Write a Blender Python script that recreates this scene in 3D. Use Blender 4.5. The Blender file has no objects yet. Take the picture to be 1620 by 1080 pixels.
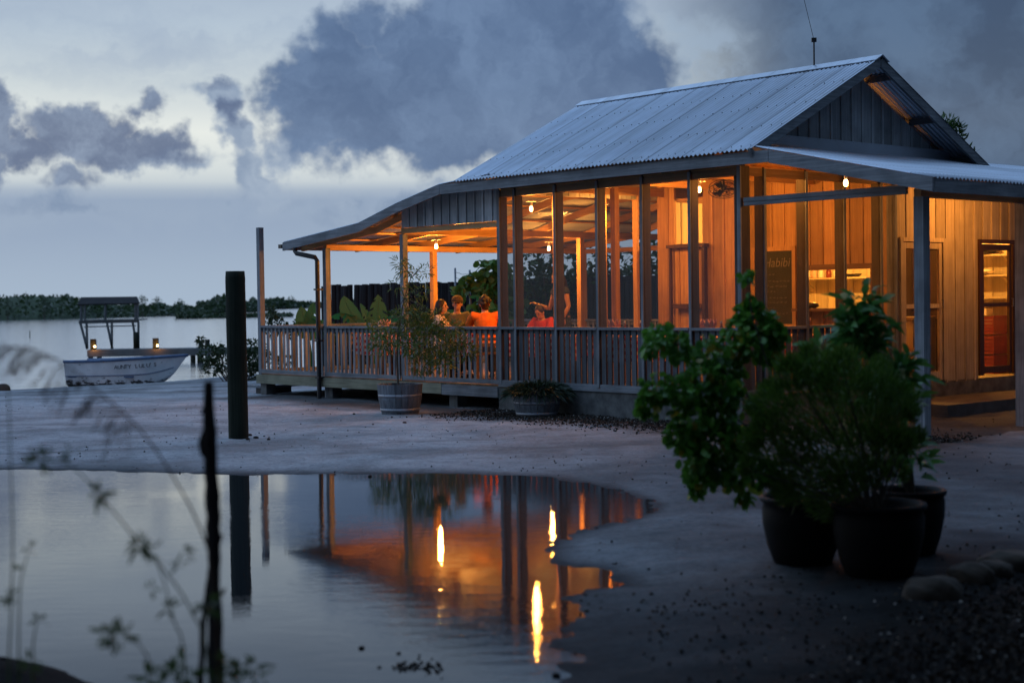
import bpy, bmesh, math, random
import numpy as np
from mathutils import Vector, Matrix, Quaternion
R = math.radians
rng = random.Random(11)
nrng = np.random.default_rng(5)
S = bpy.context.scene
C = bpy.data.collections.new('place'); S.collection.children.link(C)

# ------------------------------------------------------------------ camera
CAM_H = 1.658
cd = bpy.data.cameras.new('camera'); cam = bpy.data.objects.new('camera', cd); C.objects.link(cam)
cd.sensor_width = 36; cd.lens = 36 * 2412 / 1620
cd.clip_start = 0.1; cd.clip_end = 6000
cam.matrix_world = Matrix.Translation((0, 0, CAM_H)) @ Matrix.Rotation(R(90) - 0.0263, 4, 'X') @ Matrix.Rotation(-0.0144, 4, 'Z')
cd.dof.use_dof = True; cd.dof.focus_distance = 23.0; cd.dof.aperture_fstop = 1.8
S.camera = cam

# ------------------------------------------------------------------ world: dusk sky with broken cloud
W = bpy.data.worlds.new('World'); S.world = W; W.use_nodes = True
SUN_EL, SUN_AZ = R(2.5), R(-62)        # azimuth from +Y towards +X
def build_world():
    nt = W.node_tree; N = nt.nodes; L = nt.links; N.clear()
    def val(x): 
        return x
    def m(op, a, b=None, c=None, clamp=False):
        n = N.new('ShaderNodeMath'); n.operation = op; n.use_clamp = clamp
        for i, q in enumerate((a, b, c)):
            if q is None: continue
            if isinstance(q, (int, float)): n.inputs[i].default_value = q
            else: L.new(q, n.inputs[i])
        return n.outputs[0]
    def vm(op, a, b=None, scale=None):
        n = N.new('ShaderNodeVectorMath'); n.operation = op
        for i, q in enumerate((a, b)):
            if q is None: continue
            if isinstance(q, tuple): n.inputs[i].default_value = q
            else: L.new(q, n.inputs[i])
        if scale is not None: n.inputs['Scale'].default_value = scale
        return n.outputs['Value'] if op == 'LENGTH' else n.outputs[0]
    def mix(f, a, b):
        n = N.new('ShaderNodeMix'); n.data_type = 'RGBA'
        if isinstance(f, (int, float)): n.inputs[0].default_value = f
        else: L.new(f, n.inputs[0])
        for i, q in ((6, a), (7, b)):
            if isinstance(q, tuple): n.inputs[i].default_value = (*q, 1)
            else: L.new(q, n.inputs[i])
        return n.outputs[2]
    def sstep(x, lo, hi):
        n = N.new('ShaderNodeMapRange'); n.interpolation_type = 'SMOOTHSTEP'
        L.new(x, n.inputs[0]); n.inputs[1].default_value = lo; n.inputs[2].default_value = hi
        return n.outputs[0]
    def noise(vec, scale, detail=6, rough=.55, dist=0, col=False):
        n = N.new('ShaderNodeTexNoise'); L.new(vec, n.inputs['Vector'])
        n.inputs['Scale'].default_value = scale; n.inputs['Detail'].default_value = detail
        n.inputs['Roughness'].default_value = rough; n.inputs['Distortion'].default_value = dist
        return n.outputs['Color' if col else 'Fac']
    tc = N.new('ShaderNodeTexCoord'); d = tc.outputs['Generated']
    sp = N.new('ShaderNodeSeparateXYZ'); L.new(d, sp.inputs[0])
    az = m('ARCTAN2', sp.outputs[0], sp.outputs[1]); el = m('ARCSINE', sp.outputs[2])
    cb = N.new('ShaderNodeCombineXYZ'); L.new(az, cb.inputs[0]); L.new(el, cb.inputs[1])
    P = cb.outputs[0]
    n1 = vm('SCALE', vm('SUBTRACT', noise(P, 13, 4, .55, 0, True), (.5, .5, .5)), None, .052)
    n2 = vm('SCALE', vm('SUBTRACT', noise(P, 52, 5, .6, 0, True), (.5, .5, .5)), None, .032)
    Pw = vm('ADD', vm('ADD', P, n1), n2)
    def c(px, py): return ((px - 810) / 2412, (476.6 - .0144 * (px - 810) - py) / 2412)
    def blobs(lst):
        out = None
        for px, py, rx, ry in lst:
            x, y = c(px, py)
            q = vm('SUBTRACT', Pw, (x, y, 0)); q = vm('MULTIPLY', q, (2412 / (rx * 1.15), 2412 / (ry * 1.15), 0))
            v = m('SUBTRACT', 1.0, vm('LENGTH', q))
            v = m('MULTIPLY', v, min(rx, ry) / 100)
            out = v if out is None else m('MAXIMUM', out, v)
        return out
    # clear / thinly veiled sky by elevation
    e1 = vm('MULTIPLY', Pw, (0, 1, 0)); es = N.new('ShaderNodeSeparateXYZ'); L.new(e1, es.inputs[0]); ew = es.outputs[1]
    ramp = N.new('ShaderNodeValToRGB'); cr = ramp.color_ramp
    L.new(m('MULTIPLY', el, 1 / 1.5708), ramp.inputs[0])
    stops = [(0.0, (.36, .46, .585)), (.022, (.34, .43, .555)), (.045, (.30, .385, .52)), (.052, (.62, .68, .70)), (.070, (.80, .835, .80)), (.090, (.60, .67, .70)), (.112, (.46, .555, .655)), (.126, (.40, .49, .61)), (.145, (.25, .325, .44)), (.2, (.20, .31, .48)), (.36, (.50, .78, 1.22)), (1, (.54, .86, 1.42))]
    while len(cr.elements) < len(stops): cr.elements.new(.5)
    for e, (p, col) in zip(cr.elements, stops): e.position = p; e.color = (*col, 1)
    sky = ramp.outputs[0]
    # low hazy bank with a lumpy top
    bank = m('MULTIPLY', sstep(m('ADD', m('SUBTRACT', .057, ew), m('MULTIPLY', m('SUBTRACT', noise(P, 9, 6, .6), .5), .075)), -.010, .014), 1.0)
    bankc = mix(sstep(el, 0, .065), (.37, .47, .595), (.29, .375, .515))
    sky = mix(m('MULTIPLY', bank, .9), sky, bankc)
    # thin veil high up
    ax = N.new('ShaderNodeMapping'); ax.inputs['Scale'].default_value = (1, 3.2, 1); L.new(Pw, ax.inputs[0])
    veil = sstep(noise(ax.outputs[0], 7, 7, .55), .40, .70)
    veil = m('MULTIPLY', veil, m('MULTIPLY', sstep(el, .11, .17), m('SUBTRACT', 1, sstep(el, .5, .8))))
    sky = mix(m('MULTIPLY', veil, .6), sky, (.31, .395, .535))
    # darker, heavier overcast to the right and behind
    rightness = sstep(az, .06, .20)
    left2 = sstep(m('MULTIPLY', az, -1), 1.7, 2.7)
    heavy = m('MAXIMUM', rightness, left2)
    hv_n = noise(Pw, 9, 7, .6)
    hv = mix(sstep(hv_n, .36, .66), (.035, .070, .145), (.085, .15, .265))
    heavy = m('MULTIPLY', heavy, m('SUBTRACT', 1, m('MULTIPLY', sstep(el, .35, .8), .8)))
    sky = mix(m('MULTIPLY', heavy, .93), sky, hv)
    # a paler patch just right of the big cloud
    gap = m('MULTIPLY', sstep(blobs([(1125, 110, 75, 100), (1180, 185, 130, 45), (1090, 40, 50, 40)]), 0, .40), sstep(noise(Pw, 16, 5, .6), .34, .56))
    sky = mix(m('MULTIPLY', gap, .75), sky, (.33, .43, .56))
    # soft lower cloud, mid grey
    soft = sstep(blobs([(405, 285, 48, 46), (398, 225, 40, 40), (345, 150, 40, 18), (300, 262, 60, 22), (30, 320, 70, 24), (455, 255, 40, 30), (120, 325, 110, 24), (385, 165, 46, 36), (640, 338, 150, 26), (560, 315, 60, 20), (440, 320, 60, 20), (700, 300, 40, 16)]), 0, .22)
    sky = mix(m('MULTIPLY', soft, .9), sky, mix(sstep(noise(Pw, 20, 6), .35, .65), (.21, .29, .43), (.34, .425, .55)))
    # dark left cumulus
    lc = sstep(blobs([(150, 215, 105, 42), (225, 245, 95, 34), (60, 245, 85, 24), (-30, 240, 75, 105), (0, 165, 38, 42), (130, 285, 45, 26), (262, 173, 36, 26), (285, 240, 40, 25), (375, 140, 34, 14), (400, 190, 30, 26)]), -.02, .16)
    sky = mix(m('MULTIPLY', lc, .93), sky, mix(sstep(noise(Pw, 22, 7, .6), .35, .65), (.105, .15, .265), (.24, .315, .45)))
    # the big cumulus
    big = sstep(blobs([(585, 160, 105, 105), (535, 105, 72, 55), (487, 140, 52, 62), (600, 40, 60, 40), (700, 60, 90, 60), (540, 250, 70, 30), (520, 150, 85, 90), (500, 225, 60, 45), (545, 70, 62, 46), (640, 55, 60, 40), (700, 165, 180, 112), (860, 125, 200, 135), (770, 40, 130, 60), (630, 235, 110, 42), (530, 190, 62, 72), (480, 130, 34, 34), (940, 200, 140, 80), (900, 30, 130, 60), (985, 120, 80, 80)]), -.05, .27)
    shade = m('ADD', m('MULTIPLY', noise(Pw, 11, 8, .6, .4), .9), m('MULTIPLY', noise(Pw, 34, 6, .6), .22))
    bc = mix(sstep(shade, .40, .74), (.078, .135, .26), (.155, .24, .40))
    under = sstep(el, .07, .11)
    bc = mix(m('MULTIPLY', m('SUBTRACT', 1, under), .6), bc, (.115, .185, .33))
    sky = mix(m('MULTIPLY', big, .96), sky, bc)
    # left-to-right falloff of the dusk light
    dim = N.new('ShaderNodeMapRange'); dim.interpolation_type = 'SMOOTHSTEP'
    ab = m('ABSOLUTE', m('WRAP', m('ADD', az, 1.25), math.pi, -math.pi))
    L.new(ab, dim.inputs[0]); dim.inputs[1].default_value = 1.25; dim.inputs[2].default_value = 2.7
    dim.inputs[3].default_value = 1.0; dim.inputs[4].default_value = .38
    sky = vm('SCALE', sky, None, 1.0); L.new(dim.outputs[0], sky.node.inputs['Scale'])
    ns = N.new('ShaderNodeTexSky'); ns.sky_type = 'NISHITA'; ns.sun_disc = False
    ns.sun_elevation = SUN_EL; ns.sun_rotation = SUN_AZ; ns.altitude = 0
    b1 = N.new('ShaderNodeBackground'); L.new(ns.outputs[0], b1.inputs[0]); b1.inputs[1].default_value = .05
    b2 = N.new('ShaderNodeBackground'); L.new(sky, b2.inputs[0]); b2.inputs[1].default_value = 1.075
    mx = N.new('ShaderNodeMixShader'); mx.inputs[0].default_value = .93
    L.new(b1.outputs[0], mx.inputs[1]); L.new(b2.outputs[0], mx.inputs[2])
    o = N.new('ShaderNodeOutputWorld'); L.new(mx.outputs[0], o.inputs[0])
build_world()
W.cycles.sampling_method = 'MANUAL'; W.cycles.sample_map_resolution = 1024

sd = bpy.data.lights.new('sun', 'SUN'); sun = bpy.data.objects.new('sun', sd); C.objects.link(sun)
sd.energy = 0.12; sd.angle = R(25); sd.color = (.80, .88, 1.0)
sv = Vector((math.sin(SUN_AZ) * math.cos(R(18)), math.cos(SUN_AZ) * math.cos(R(18)), math.sin(R(18))))
sun.rotation_euler = sv.to_track_quat('Z', 'Y').to_euler()

S.view_settings.view_transform = 'Standard'; S.view_settings.look = 'None'
S.view_settings.exposure = 0.0; S.view_settings.gamma = 1
S.render.engine = 'CYCLES'
S.cycles.use_denoising = True
S.cycles.sample_clamp_indirect = 6
S.cycles.max_bounces = 8; S.cycles.transparent_max_bounces = 24
S.cycles.caustics_reflective = False; S.cycles.caustics_refractive = False

# ------------------------------------------------------------------ materials
def nmat(name):
    m_ = bpy.data.materials.new(name); m_.use_nodes = True
    nt = m_.node_tree; nt.nodes.clear()
    o = nt.nodes.new('ShaderNodeOutputMaterial'); b = nt.nodes.new('ShaderNodeBsdfPrincipled')
    nt.links.new(b.outputs[0], o.inputs[0])
    return m_, nt, b, o
def tex_noise(nt, scale, detail=4, rough=.55, vec=(1, 1, 1), coord='Object', rot=None):
    tc = nt.nodes.new('ShaderNodeTexCoord'); mp = nt.nodes.new('ShaderNodeMapping'); mp.inputs['Scale'].default_value = vec
    nt.links.new(tc.outputs[coord], mp.inputs[0])
    if rot: mp.inputs['Rotation'].default_value = rot
    n = nt.nodes.new('ShaderNodeTexNoise'); nt.links.new(mp.outputs[0], n.inputs['Vector'])
    n.inputs['Scale'].default_value = scale; n.inputs['Detail'].default_value = detail; n.inputs['Roughness'].default_value = rough
    return n.outputs['Fac']
def ramp(nt, fac, stops):
    r = nt.nodes.new('ShaderNodeValToRGB'); nt.links.new(fac, r.inputs[0]); cr = r.color_ramp
    while len(cr.elements) < len(stops): cr.elements.new(.5)
    for e, (p, c) in zip(cr.elements, stops): e.position = p; e.color = (*c, 1) if len(c) == 3 else c
    return r.outputs[0]
def mixc(nt, f, a, b, mode='MIX'):
    n = nt.nodes.new('ShaderNodeMix'); n.data_type = 'RGBA'; n.blend_type = mode
    for i, q in ((0, f), (6, a), (7, b)):
        if isinstance(q, (int, float)): n.inputs[i].default_value = q
        elif isinstance(q, tuple): n.inputs[i].default_value = (*q, 1)
        else: nt.links.new(q, n.inputs[i])
    return n.outputs[2]
def fmath(nt, op, a, b=0.0, clamp=False):
    n = nt.nodes.new('ShaderNodeMath'); n.operation = op; n.use_clamp = clamp
    for i, q in enumerate((a, b)):
        if isinstance(q, (int, float)): n.inputs[i].default_value = q
        else: nt.links.new(q, n.inputs[i])
    return n.outputs[0]
def bump(nt, b, fac, strength, dist=.01):
    n = nt.nodes.new('ShaderNodeBump'); n.inputs['Strength'].default_value = strength; n.inputs['Distance'].default_value = dist
    nt.links.new(fac, n.inputs['Height']); nt.links.new(n.outputs[0], b.inputs['Normal'])
def plain(name, c1, c2=None, scale=8, rough=.7, metal=0, bmp=.2, vec=(1, 1, 1), detail=5):
    m_, nt, b, o = nmat(name); c2 = c2 or tuple(x * .7 for x in c1)
    f = tex_noise(nt, scale, detail, .6, vec)
    nt.links.new(ramp(nt, f, [(.3, c2), (.7, c1)]), b.inputs['Base Color'])
    b.inputs['Roughness'].default_value = rough; b.inputs['Metallic'].default_value = metal
    if bmp: bump(nt, b, f, bmp)
    return m_
def wood(name, dark, light, axis, rough=.75, blot=.5, island=.5):
    m_, nt, b, o = nmat(name)
    vec = [34, 34, 34]; vec['xyz'.index(axis)] = 1.3
    g = tex_noise(nt, 1, 6, .65, tuple(vec)); g2 = tex_noise(nt, 2.3, 5, .6)
    col = ramp(nt, g, [(.28, dark), (.5, tuple((a + c) / 2 for a, c in zip(dark, light))), (.72, light)])
    col = mixc(nt, fmath(nt, 'MULTIPLY', ramp(nt, g2, [(.4, (0, 0, 0)), (.7, (1, 1, 1))]), blot), col, tuple(x * .45 for x in dark))
    ge = nt.nodes.new('ShaderNodeNewGeometry')
    v = fmath(nt, 'ADD', fmath(nt, 'MULTIPLY', ge.outputs['Random Per Island'], island), 1 - island * .6)
    mm = nt.nodes.new('ShaderNodeVectorMath'); mm.operation = 'SCALE'; nt.links.new(col, mm.inputs[0]); nt.links.new(v, mm.inputs['Scale'])
    nt.links.new(mm.outputs[0], b.inputs['Base Color'])
    b.inputs['Roughness'].default_value = rough; b.inputs['Specular IOR Level'].default_value = .25
    bump(nt, b, g, .5, .004)
    return m_
def leafmat(name, a, b_, c=None, rough=.45, trans=.3):
    m_, nt, b, o = nmat(name)
    ge = nt.nodes.new('ShaderNodeNewGeometry')
    st = [(0, a), (.75, b_)] + ([(.93, b_), (.97, c)] if c else [])
    col = ramp(nt, ge.outputs['Random Per Island'], st)
    nt.links.new(col, b.inputs['Base Color']); b.inputs['Roughness'].default_value = rough
    t = nt.nodes.new('ShaderNodeBsdfTranslucent'); nt.links.new(col, t.inputs[0])
    mx = nt.nodes.new('ShaderNodeMixShader'); mx.inputs[0].default_value = trans
    nt.links.new(b.outputs[0], mx.inputs[1]); nt.links.new(t.outputs[0], mx.inputs[2]); nt.links.new(mx.outputs[0], o.inputs[0])
    return m_
def emit(name, col, s):
    m_, nt, b, o = nmat(name); b.inputs['Base Color'].default_value = (*col, 1)
    b.inputs['Emission Color'].default_value = (*col, 1); b.inputs['Emission Strength'].default_value = s
    return m_

GD, GL = (.115, .125, .14), (.30, .315, .335)
ND, NL = (.34, .17, .070), (.62, .37, .165)
M = dict(
    grey_z=wood('weathered_timber_upright', GD, GL, 'z'), grey_x=wood('weathered_timber_long', GD, GL, 'x'), grey_y=wood('weathered_timber_cross', GD, GL, 'y'),
    pine_z=wood('pine_boards_upright', ND, NL, 'z', .6, .3), pine_x=wood('pine_boards_long', ND, NL, 'x', .6, .3), pine_y=wood('pine_boards_cross', ND, NL, 'y', .6, .3),
    pale_z=wood('pale_painted_boards', (.42, .36, .24), (.62, .55, .40), 'z', .6, .15),
    porch_z=wood('sun_bleached_boards', (.34, .27, .19), (.60, .50, .36), 'z', .7, .3),
    beam_x=wood('treated_deck_beam', (.16, .15, .10), (.34, .33, .24), 'x'),
    dark_wood=wood('dark_stained_wood', (.04, .018, .01), (.10, .045, .022), 'z', .5, .2),
    brown_wood=wood('brown_table_wood', (.10, .05, .025), (.2, .11, .055), 'x', .5, .2),
    floor=wood('deck_floor_boards', (.13, .085, .05), (.26, .18, .11), 'y', .6, .3),
    silver_z=wood('silvered_gable_boards', (.26, .27, .285), (.50, .515, .53), 'z'),
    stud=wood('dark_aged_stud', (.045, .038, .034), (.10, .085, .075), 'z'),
    slat=wood('shaded_weathered_slats', (.060, .066, .075), (.15, .158, .17), 'z'),  # darker copy of the weathered timber, shade put into its colour
    stake=wood('charred_fence_wood', (.012, .012, .014), (.045, .042, .045), 'z', .9, .4, .6),
    pile=wood('tarred_pile_wood', (.008, .012, .008), (.028, .036, .024), 'z', .85, .5),
    dock=wood('dock_timber', (.10, .11, .11), (.26, .27, .27), 'x', .8, .4),
    slabmat=plain('dark_dirty_concrete', (.11, .10, .095), (.045, .042, .04), 4, .9, 0, .5),
    concrete=plain('weathered_concrete', (.17, .168, .16), (.055, .055, .055), 5, .9, 0, .5),
    pot=plain('dark_glazed_clay', (.007, .006, .007), (.003, .003, .004), 6, .6, 0, .1),
    soil=plain('potting_soil', (.03, .02, .013), (.012, .009, .006), 40, .95, 0, .8),
    barrel=wood('barrel_staves', (.10, .11, .125), (.24, .26, .29), 'z', .8, .5),
    hoop=plain('galvanised_hoop', (.36, .38, .42), (.2, .2, .22), 10, .5, .6, .1),
    black=plain('black_plastic', (.012, .014, .018), (.006, .007, .009), 9, .4, 0, .05),
    metal=plain('dull_steel', (.25, .26, .28), (.13, .13, .14), 12, .45, .8, .1),
    white=plain('white_glazed', (.78, .75, .70), (.62, .6, .55), 8, .4, 0, 0),
    napkin=plain('pink_paper', (.75, .45, .38), (.6, .34, .28), 20, .9, 0, .1),
    red=plain('red_plastic', (.20, .018, .010), (.12, .010, .007), 6, .4, 0, .05),
    orange=plain('orange_cotton', (.80, .17, .012), (.68, .12, .008), 14, .9, 0, .3),
    khaki=plain('khaki_cotton', (.12, .12, .10), (.08, .08, .065), 14, .9, 0, .3),
    denim=plain('dark_denim', (.04, .055, .10), (.02, .03, .06), 20, .9, 0, .2),
    redshirt=plain('red_cotton', (.55, .05, .04), (.4, .03, .025), 14, .9, 0, .3),
    skin=plain('skin', (.50, .27, .17), (.44, .22, .14), 10, .55, 0, .05),
    hair=plain('dark_hair', (.03, .014, .008), (.012, .006, .004), 40, .6, 0, .5, (1, 1, .3)),
    cap=plain('brown_cap_cloth', (.10, .07, .06), (.06, .04, .035), 20, .9, 0, .2),
    chalk=emit('x', (0, 0, 0), 0), rock=plain('mossy_stone', (.11, .085, .065), (.035, .03, .025), 5, .95, 0, 1.0),
    boat=None,
)
def special():
    # corrugated iron
    m_, nt, b, o = nmat('galvanised_iron')
    f = tex_noise(nt, 1, 5, .6, (5, .35, .35)); f2 = tex_noise(nt, 3, 5, .6)
    col = ramp(nt, f, [(.3, (.36, .40, .46)), (.5, (.47, .52, .60)), (.8, (.56, .62, .71))])
    col = mixc(nt, fmath(nt, 'MULTIPLY', ramp(nt, f2, [(.5, (0, 0, 0)), (.75, (1, 1, 1))]), .3), col, (.34, .33, .34))
    tc = nt.nodes.new('ShaderNodeTexCoord'); sx = nt.nodes.new('ShaderNodeSeparateXYZ'); nt.links.new(tc.outputs['Object'], sx.inputs[0])
    q = fmath(nt, 'DIVIDE', sx.outputs[0], .686); fl = fmath(nt, 'FLOOR', q); wn = nt.nodes.new('ShaderNodeTexWhiteNoise'); wn.noise_dimensions = '1D'; nt.links.new(fl, wn.inputs['W'])
    lap = fmath(nt, 'LESS_THAN', fmath(nt, 'FRACT', q), .022)
    sc = fmath(nt, 'SUBTRACT', fmath(nt, 'ADD', .86, fmath(nt, 'MULTIPLY', wn.outputs['Value'], .22)), fmath(nt, 'MULTIPLY', lap, .40))
    vs = nt.nodes.new('ShaderNodeVectorMath'); vs.operation = 'SCALE'; nt.links.new(col, vs.inputs[0]); nt.links.new(sc, vs.inputs['Scale'])
    ru = tex_noise(nt, 1, 6, .65, (11, .9, .9)); col = mixc(nt, fmath(nt, 'MULTIPLY', ramp(nt, ru, [(.58, (0, 0, 0)), (.74, (1, 1, 1))]), .45), vs.outputs[0], (.22, .17, .15))
    nt.links.new(col, b.inputs['Base Color']); b.inputs['Roughness'].default_value = .42; b.inputs['Metallic'].default_value = .45
    M['iron'] = m_
    m_, nt, b, o = nmat('red_checked_cloth')
    tc = nt.nodes.new('ShaderNodeTexCoord'); k = nt.nodes.new('ShaderNodeTexChecker'); nt.links.new(tc.outputs['Object'], k.inputs[0])
    k.inputs['Scale'].default_value = 20; k.inputs[1].default_value = (.60, .04, .035, 1); k.inputs[2].default_value = (.72, .52, .45, 1)
    nt.links.new(k.outputs[0], b.inputs['Base Color']); b.inputs['Roughness'].default_value = .9; M['check'] = m_
    m_, nt, b, o = nmat('floral_cotton')
    v = nt.nodes.new('ShaderNodeTexVoronoi'); v.inputs['Scale'].default_value = 22; tc = nt.nodes.new('ShaderNodeTexCoord'); nt.links.new(tc.outputs['Object'], v.inputs[0])
    nt.links.new(ramp(nt, v.outputs['Distance'], [(.25, (.35, .12, .10)), (.4, (.78, .68, .58))]), b.inputs['Base Color']); b.inputs['Roughness'].default_value = .9; M['floral'] = m_
    # insect mesh
    m_, nt, b, o = nmat('insect_mesh_cloth')
    b.inputs['Base Color'].default_value = (.12, .10, .085, 1); b.inputs['Roughness'].default_value = .8
    t = nt.nodes.new('ShaderNodeBsdfTransparent'); t.inputs[0].default_value = (1, 1, 1, 1); mx = nt.nodes.new('ShaderNodeMixShader')
    f = tex_noise(nt, 1.3, 3); mr = nt.nodes.new('ShaderNodeMapRange'); nt.links.new(f, mr.inputs[0]); mr.inputs[3].default_value = .36; mr.inputs[4].default_value = .48
    nt.links.new(mr.outputs[0], mx.inputs[0]); nt.links.new(t.outputs[0], mx.inputs[1]); nt.links.new(b.outputs[0], mx.inputs[2]); nt.links.new(mx.outputs[0], o.inputs[0]); M['mesh'] = m_
    # peeling boat paint
    m_, nt, b, o = nmat('peeling_white_paint')
    f = tex_noise(nt, 5, 8, .7, (1, 1, 2.2)); tc = nt.nodes.new('ShaderNodeTexCoord'); s = nt.nodes.new('ShaderNodeSeparateXYZ'); nt.links.new(tc.outputs['Object'], s.inputs[0])
    low = nt.nodes.new('ShaderNodeMapRange'); nt.links.new(s.outputs[2], low.inputs[0]); low.inputs[1].default_value = .05; low.inputs[2].default_value = .42; low.inputs[3].default_value = .22; low.inputs[4].default_value = -.06
    k = fmath(nt, 'ADD', f, low.outputs[0])
    f3 = tex_noise(nt, 2, 5, .6)
    base = ramp(nt, f3, [(.3, (.58, .59, .61)), (.7, (.78, .78, .80))])
    nt.links.new(mixc(nt, ramp(nt, k, [(.575, (0, 0, 0)), (.61, (1, 1, 1))]), base, (.035, .03, .03)), b.inputs['Base Color']); b.inputs['Roughness'].default_value = .55; M['boat'] = m_
    M['boatblue'] = plain('faded_blue_paint', (.10, .17, .30), (.04, .07, .14), 6, .6, 0, .2)
    # water
    def water(name, scale, vec, strength, dist, rough, col, detail=3):
        m_, nt, b, o = nmat(name); b.inputs['Base Color'].default_value = (*col, 1); b.inputs['Roughness'].default_value = rough; b.inputs['IOR'].default_value = 1.333
        f = tex_noise(nt, scale, detail, .6, vec); f2 = tex_noise(nt, scale * .23, 2, .5, vec)
        hgt = fmath(nt, 'ADD', f, fmath(nt, 'MULTIPLY', f2, 1.5))
        if name == 'puddle_water':
            pt = tex_noise(nt, .28, 3, .6, (1, .8, 1)); f3 = tex_noise(nt, 9, 3, .6, (.35, 1, 1))
            hgt = fmath(nt, 'MULTIPLY', fmath(nt, 'ADD', hgt, fmath(nt, 'MULTIPLY', f3, 2.0)), ramp(nt, pt, [(.40, (.12,) * 3), (.62, (1,) * 3)]))
        bump(nt, b, hgt, strength, dist); M[name] = m_
    water('puddle_water', 38, (.45, 1, 1), .07, .010, .010, (.018, .022, .025)); M['puddle_water'].node_tree.nodes['Principled BSDF'].inputs['IOR'].default_value = 1.5
    water('lake_water', 2.2, (.35, 1, 1), .22, .11, .10, (.92, .95, .97), 5); M['lake_water'].node_tree.nodes['Principled BSDF'].inputs['Metallic'].default_value = .88; M['lake_water'].node_tree.nodes['Principled BSDF'].inputs['IOR'].default_value = 1.6
    # sand
    m_, nt, b, o = nmat('damp_sand')
    big = tex_noise(nt, .55, 6, .6); mid = tex_noise(nt, 3.2, 9, .74, (.75, 1.2, 1)); grain = tex_noise(nt, 19, 7, .8); fine = tex_noise(nt, 60, 4, .7); sp = tex_noise(nt, 17, 3, .6)
    col = ramp(nt, mid, [(.28, (.24, .255, .275)), (.5, (.45, .48, .515)), (.75, (.57, .61, .65))])
    col = mixc(nt, fmath(nt, 'MULTIPLY', ramp(nt, big, [(.44, (0, 0, 0)), (.60, (1, 1, 1))]), .58), col, (.16, .16, .165))
    col = mixc(nt, ramp(nt, fine, [(.3, (.25,) * 3), (.62, (0,) * 3)]), col, (.12, .10, .09))
    col = mixc(nt, ramp(nt, grain, [(.36, (.55,) * 3), (.50, (0,) * 3)]), col, (.13, .135, .145)); col = mixc(nt, ramp(nt, grain, [(.56, (0,) * 3), (.68, (.40,) * 3)]), col, (.66, .69, .72))
    col = mixc(nt, ramp(nt, sp, [(.66, (0, 0, 0)), (.74, (.8, .8, .8))]), col, (.05, .04, .035))
    def attr(nm):
        a = nt.nodes.new('ShaderNodeAttribute'); a.attribute_name = nm; return a.outputs['Fac']
    wet_shade = fmath(nt, 'MULTIPLY', attr('wet_shade'), .90, True); lit = fmath(nt, 'MULTIPLY', attr('litter'), .9)  # first mask holds the real wet rim plus painted foreground shade
    col = mixc(nt, fmath(nt, 'MULTIPLY', attr('track'), .6), col, (.15, .145, .145)); col = mixc(nt, wet_shade, col, (.030, .036, .043)); col = mixc(nt, lit, col, (.012, .010, .009))
    nt.links.new(col, b.inputs['Base Color'])
    nt.links.new(fmath(nt, 'SUBTRACT', .95, fmath(nt, 'MULTIPLY', attr('wet_shade'), .08)), b.inputs['Roughness']); b.inputs['Specular IOR Level'].default_value = .12
    bump(nt, b, fmath(nt, 'ADD', fmath(nt, 'MULTIPLY', mid, 2), fmath(nt, 'MULTIPLY', fine, .6)), 1.0, .03); M['sand'] = m_
    m_, nt, b, o = nmat('chalkboard_slate'); f = tex_noise(nt, 5, 5, .6, (1, 1, .4))
    nt.links.new(ramp(nt, f, [(.3, (.010, .016, .012)), (.75, (.03, .036, .028))]), b.inputs['Base Color']); b.inputs['Roughness'].default_value = .9; M['slate'] = m_
    M['chalk'] = plain('chalk_marks', (.24, .22, .18), (.09, .08, .07), 60, .95, 0, 0)
special()
M['pot'].node_tree.nodes['Principled BSDF'].inputs['Specular IOR Level'].default_value = .15
M['thicket'] = plain('dark_mangrove_mass', (.045, .075, .03), (.012, .025, .010), .35, 1, 0, 0)
BULB = emit('glowing_bulb_glass', (1, .60, .24), 14)
M['leaf_round'] = leafmat('glossy_round_leaf', (.045, .16, .02), (.13, .33, .04), (.32, .26, .03))
M['leaf_fine'] = leafmat('fine_dark_leaf', (.035, .095, .010), (.12, .22, .03))
M['leaf_croton'] = leafmat('streaked_broad_leaf', (.035, .13, .025), (.09, .25, .05), (.55, .56, .28))
M['leaf_ole'] = leafmat('narrow_olive_leaf', (.035, .08, .015), (.10, .17, .03))
M['leaf_aloe'] = leafmat('spiky_dark_leaf', (.01, .028, .014), (.03, .06, .03), None, .4, .1)
M['leaf_tree'] = leafmat('dark_tree_leaf', (.015, .045, .010), (.05, .10, .022))
M['leaf_grape'] = leafmat('sea_grape_leaf', (.035, .10, .02), (.09, .20, .035))
M['leaf_mang'] = leafmat('mangrove_leaf', (.02, .042, .018), (.05, .085, .03))
M['leaf_ban'] = leafmat('banana_leaf', (.022, .12, .035), (.04, .18, .05), None, .4, .4)
M['leaf_weed'] = leafmat('weed_leaf', (.08, .15, .035), (.14, .24, .07))
M['straw'] = plain('dry_grass_straw', (.20, .13, .09), (.12, .07, .05), 30, .9, 0, 0)
M['bark'] = plain('grey_bark', (.14, .12, .10), (.05, .042, .035), 14, .9, 0, .8, (1, 1, .25))
M['deadwood'] = plain('dead_branch_bark', (.06, .055, .06), (.015, .012, .014), 18, .9, 0, 1, (1, 1, .2))
M['mulch'] = leafmat('dead_leaf_litter', (.014, .010, .008), (.05, .036, .026), (.30, .28, .26), .95, 0)

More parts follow.
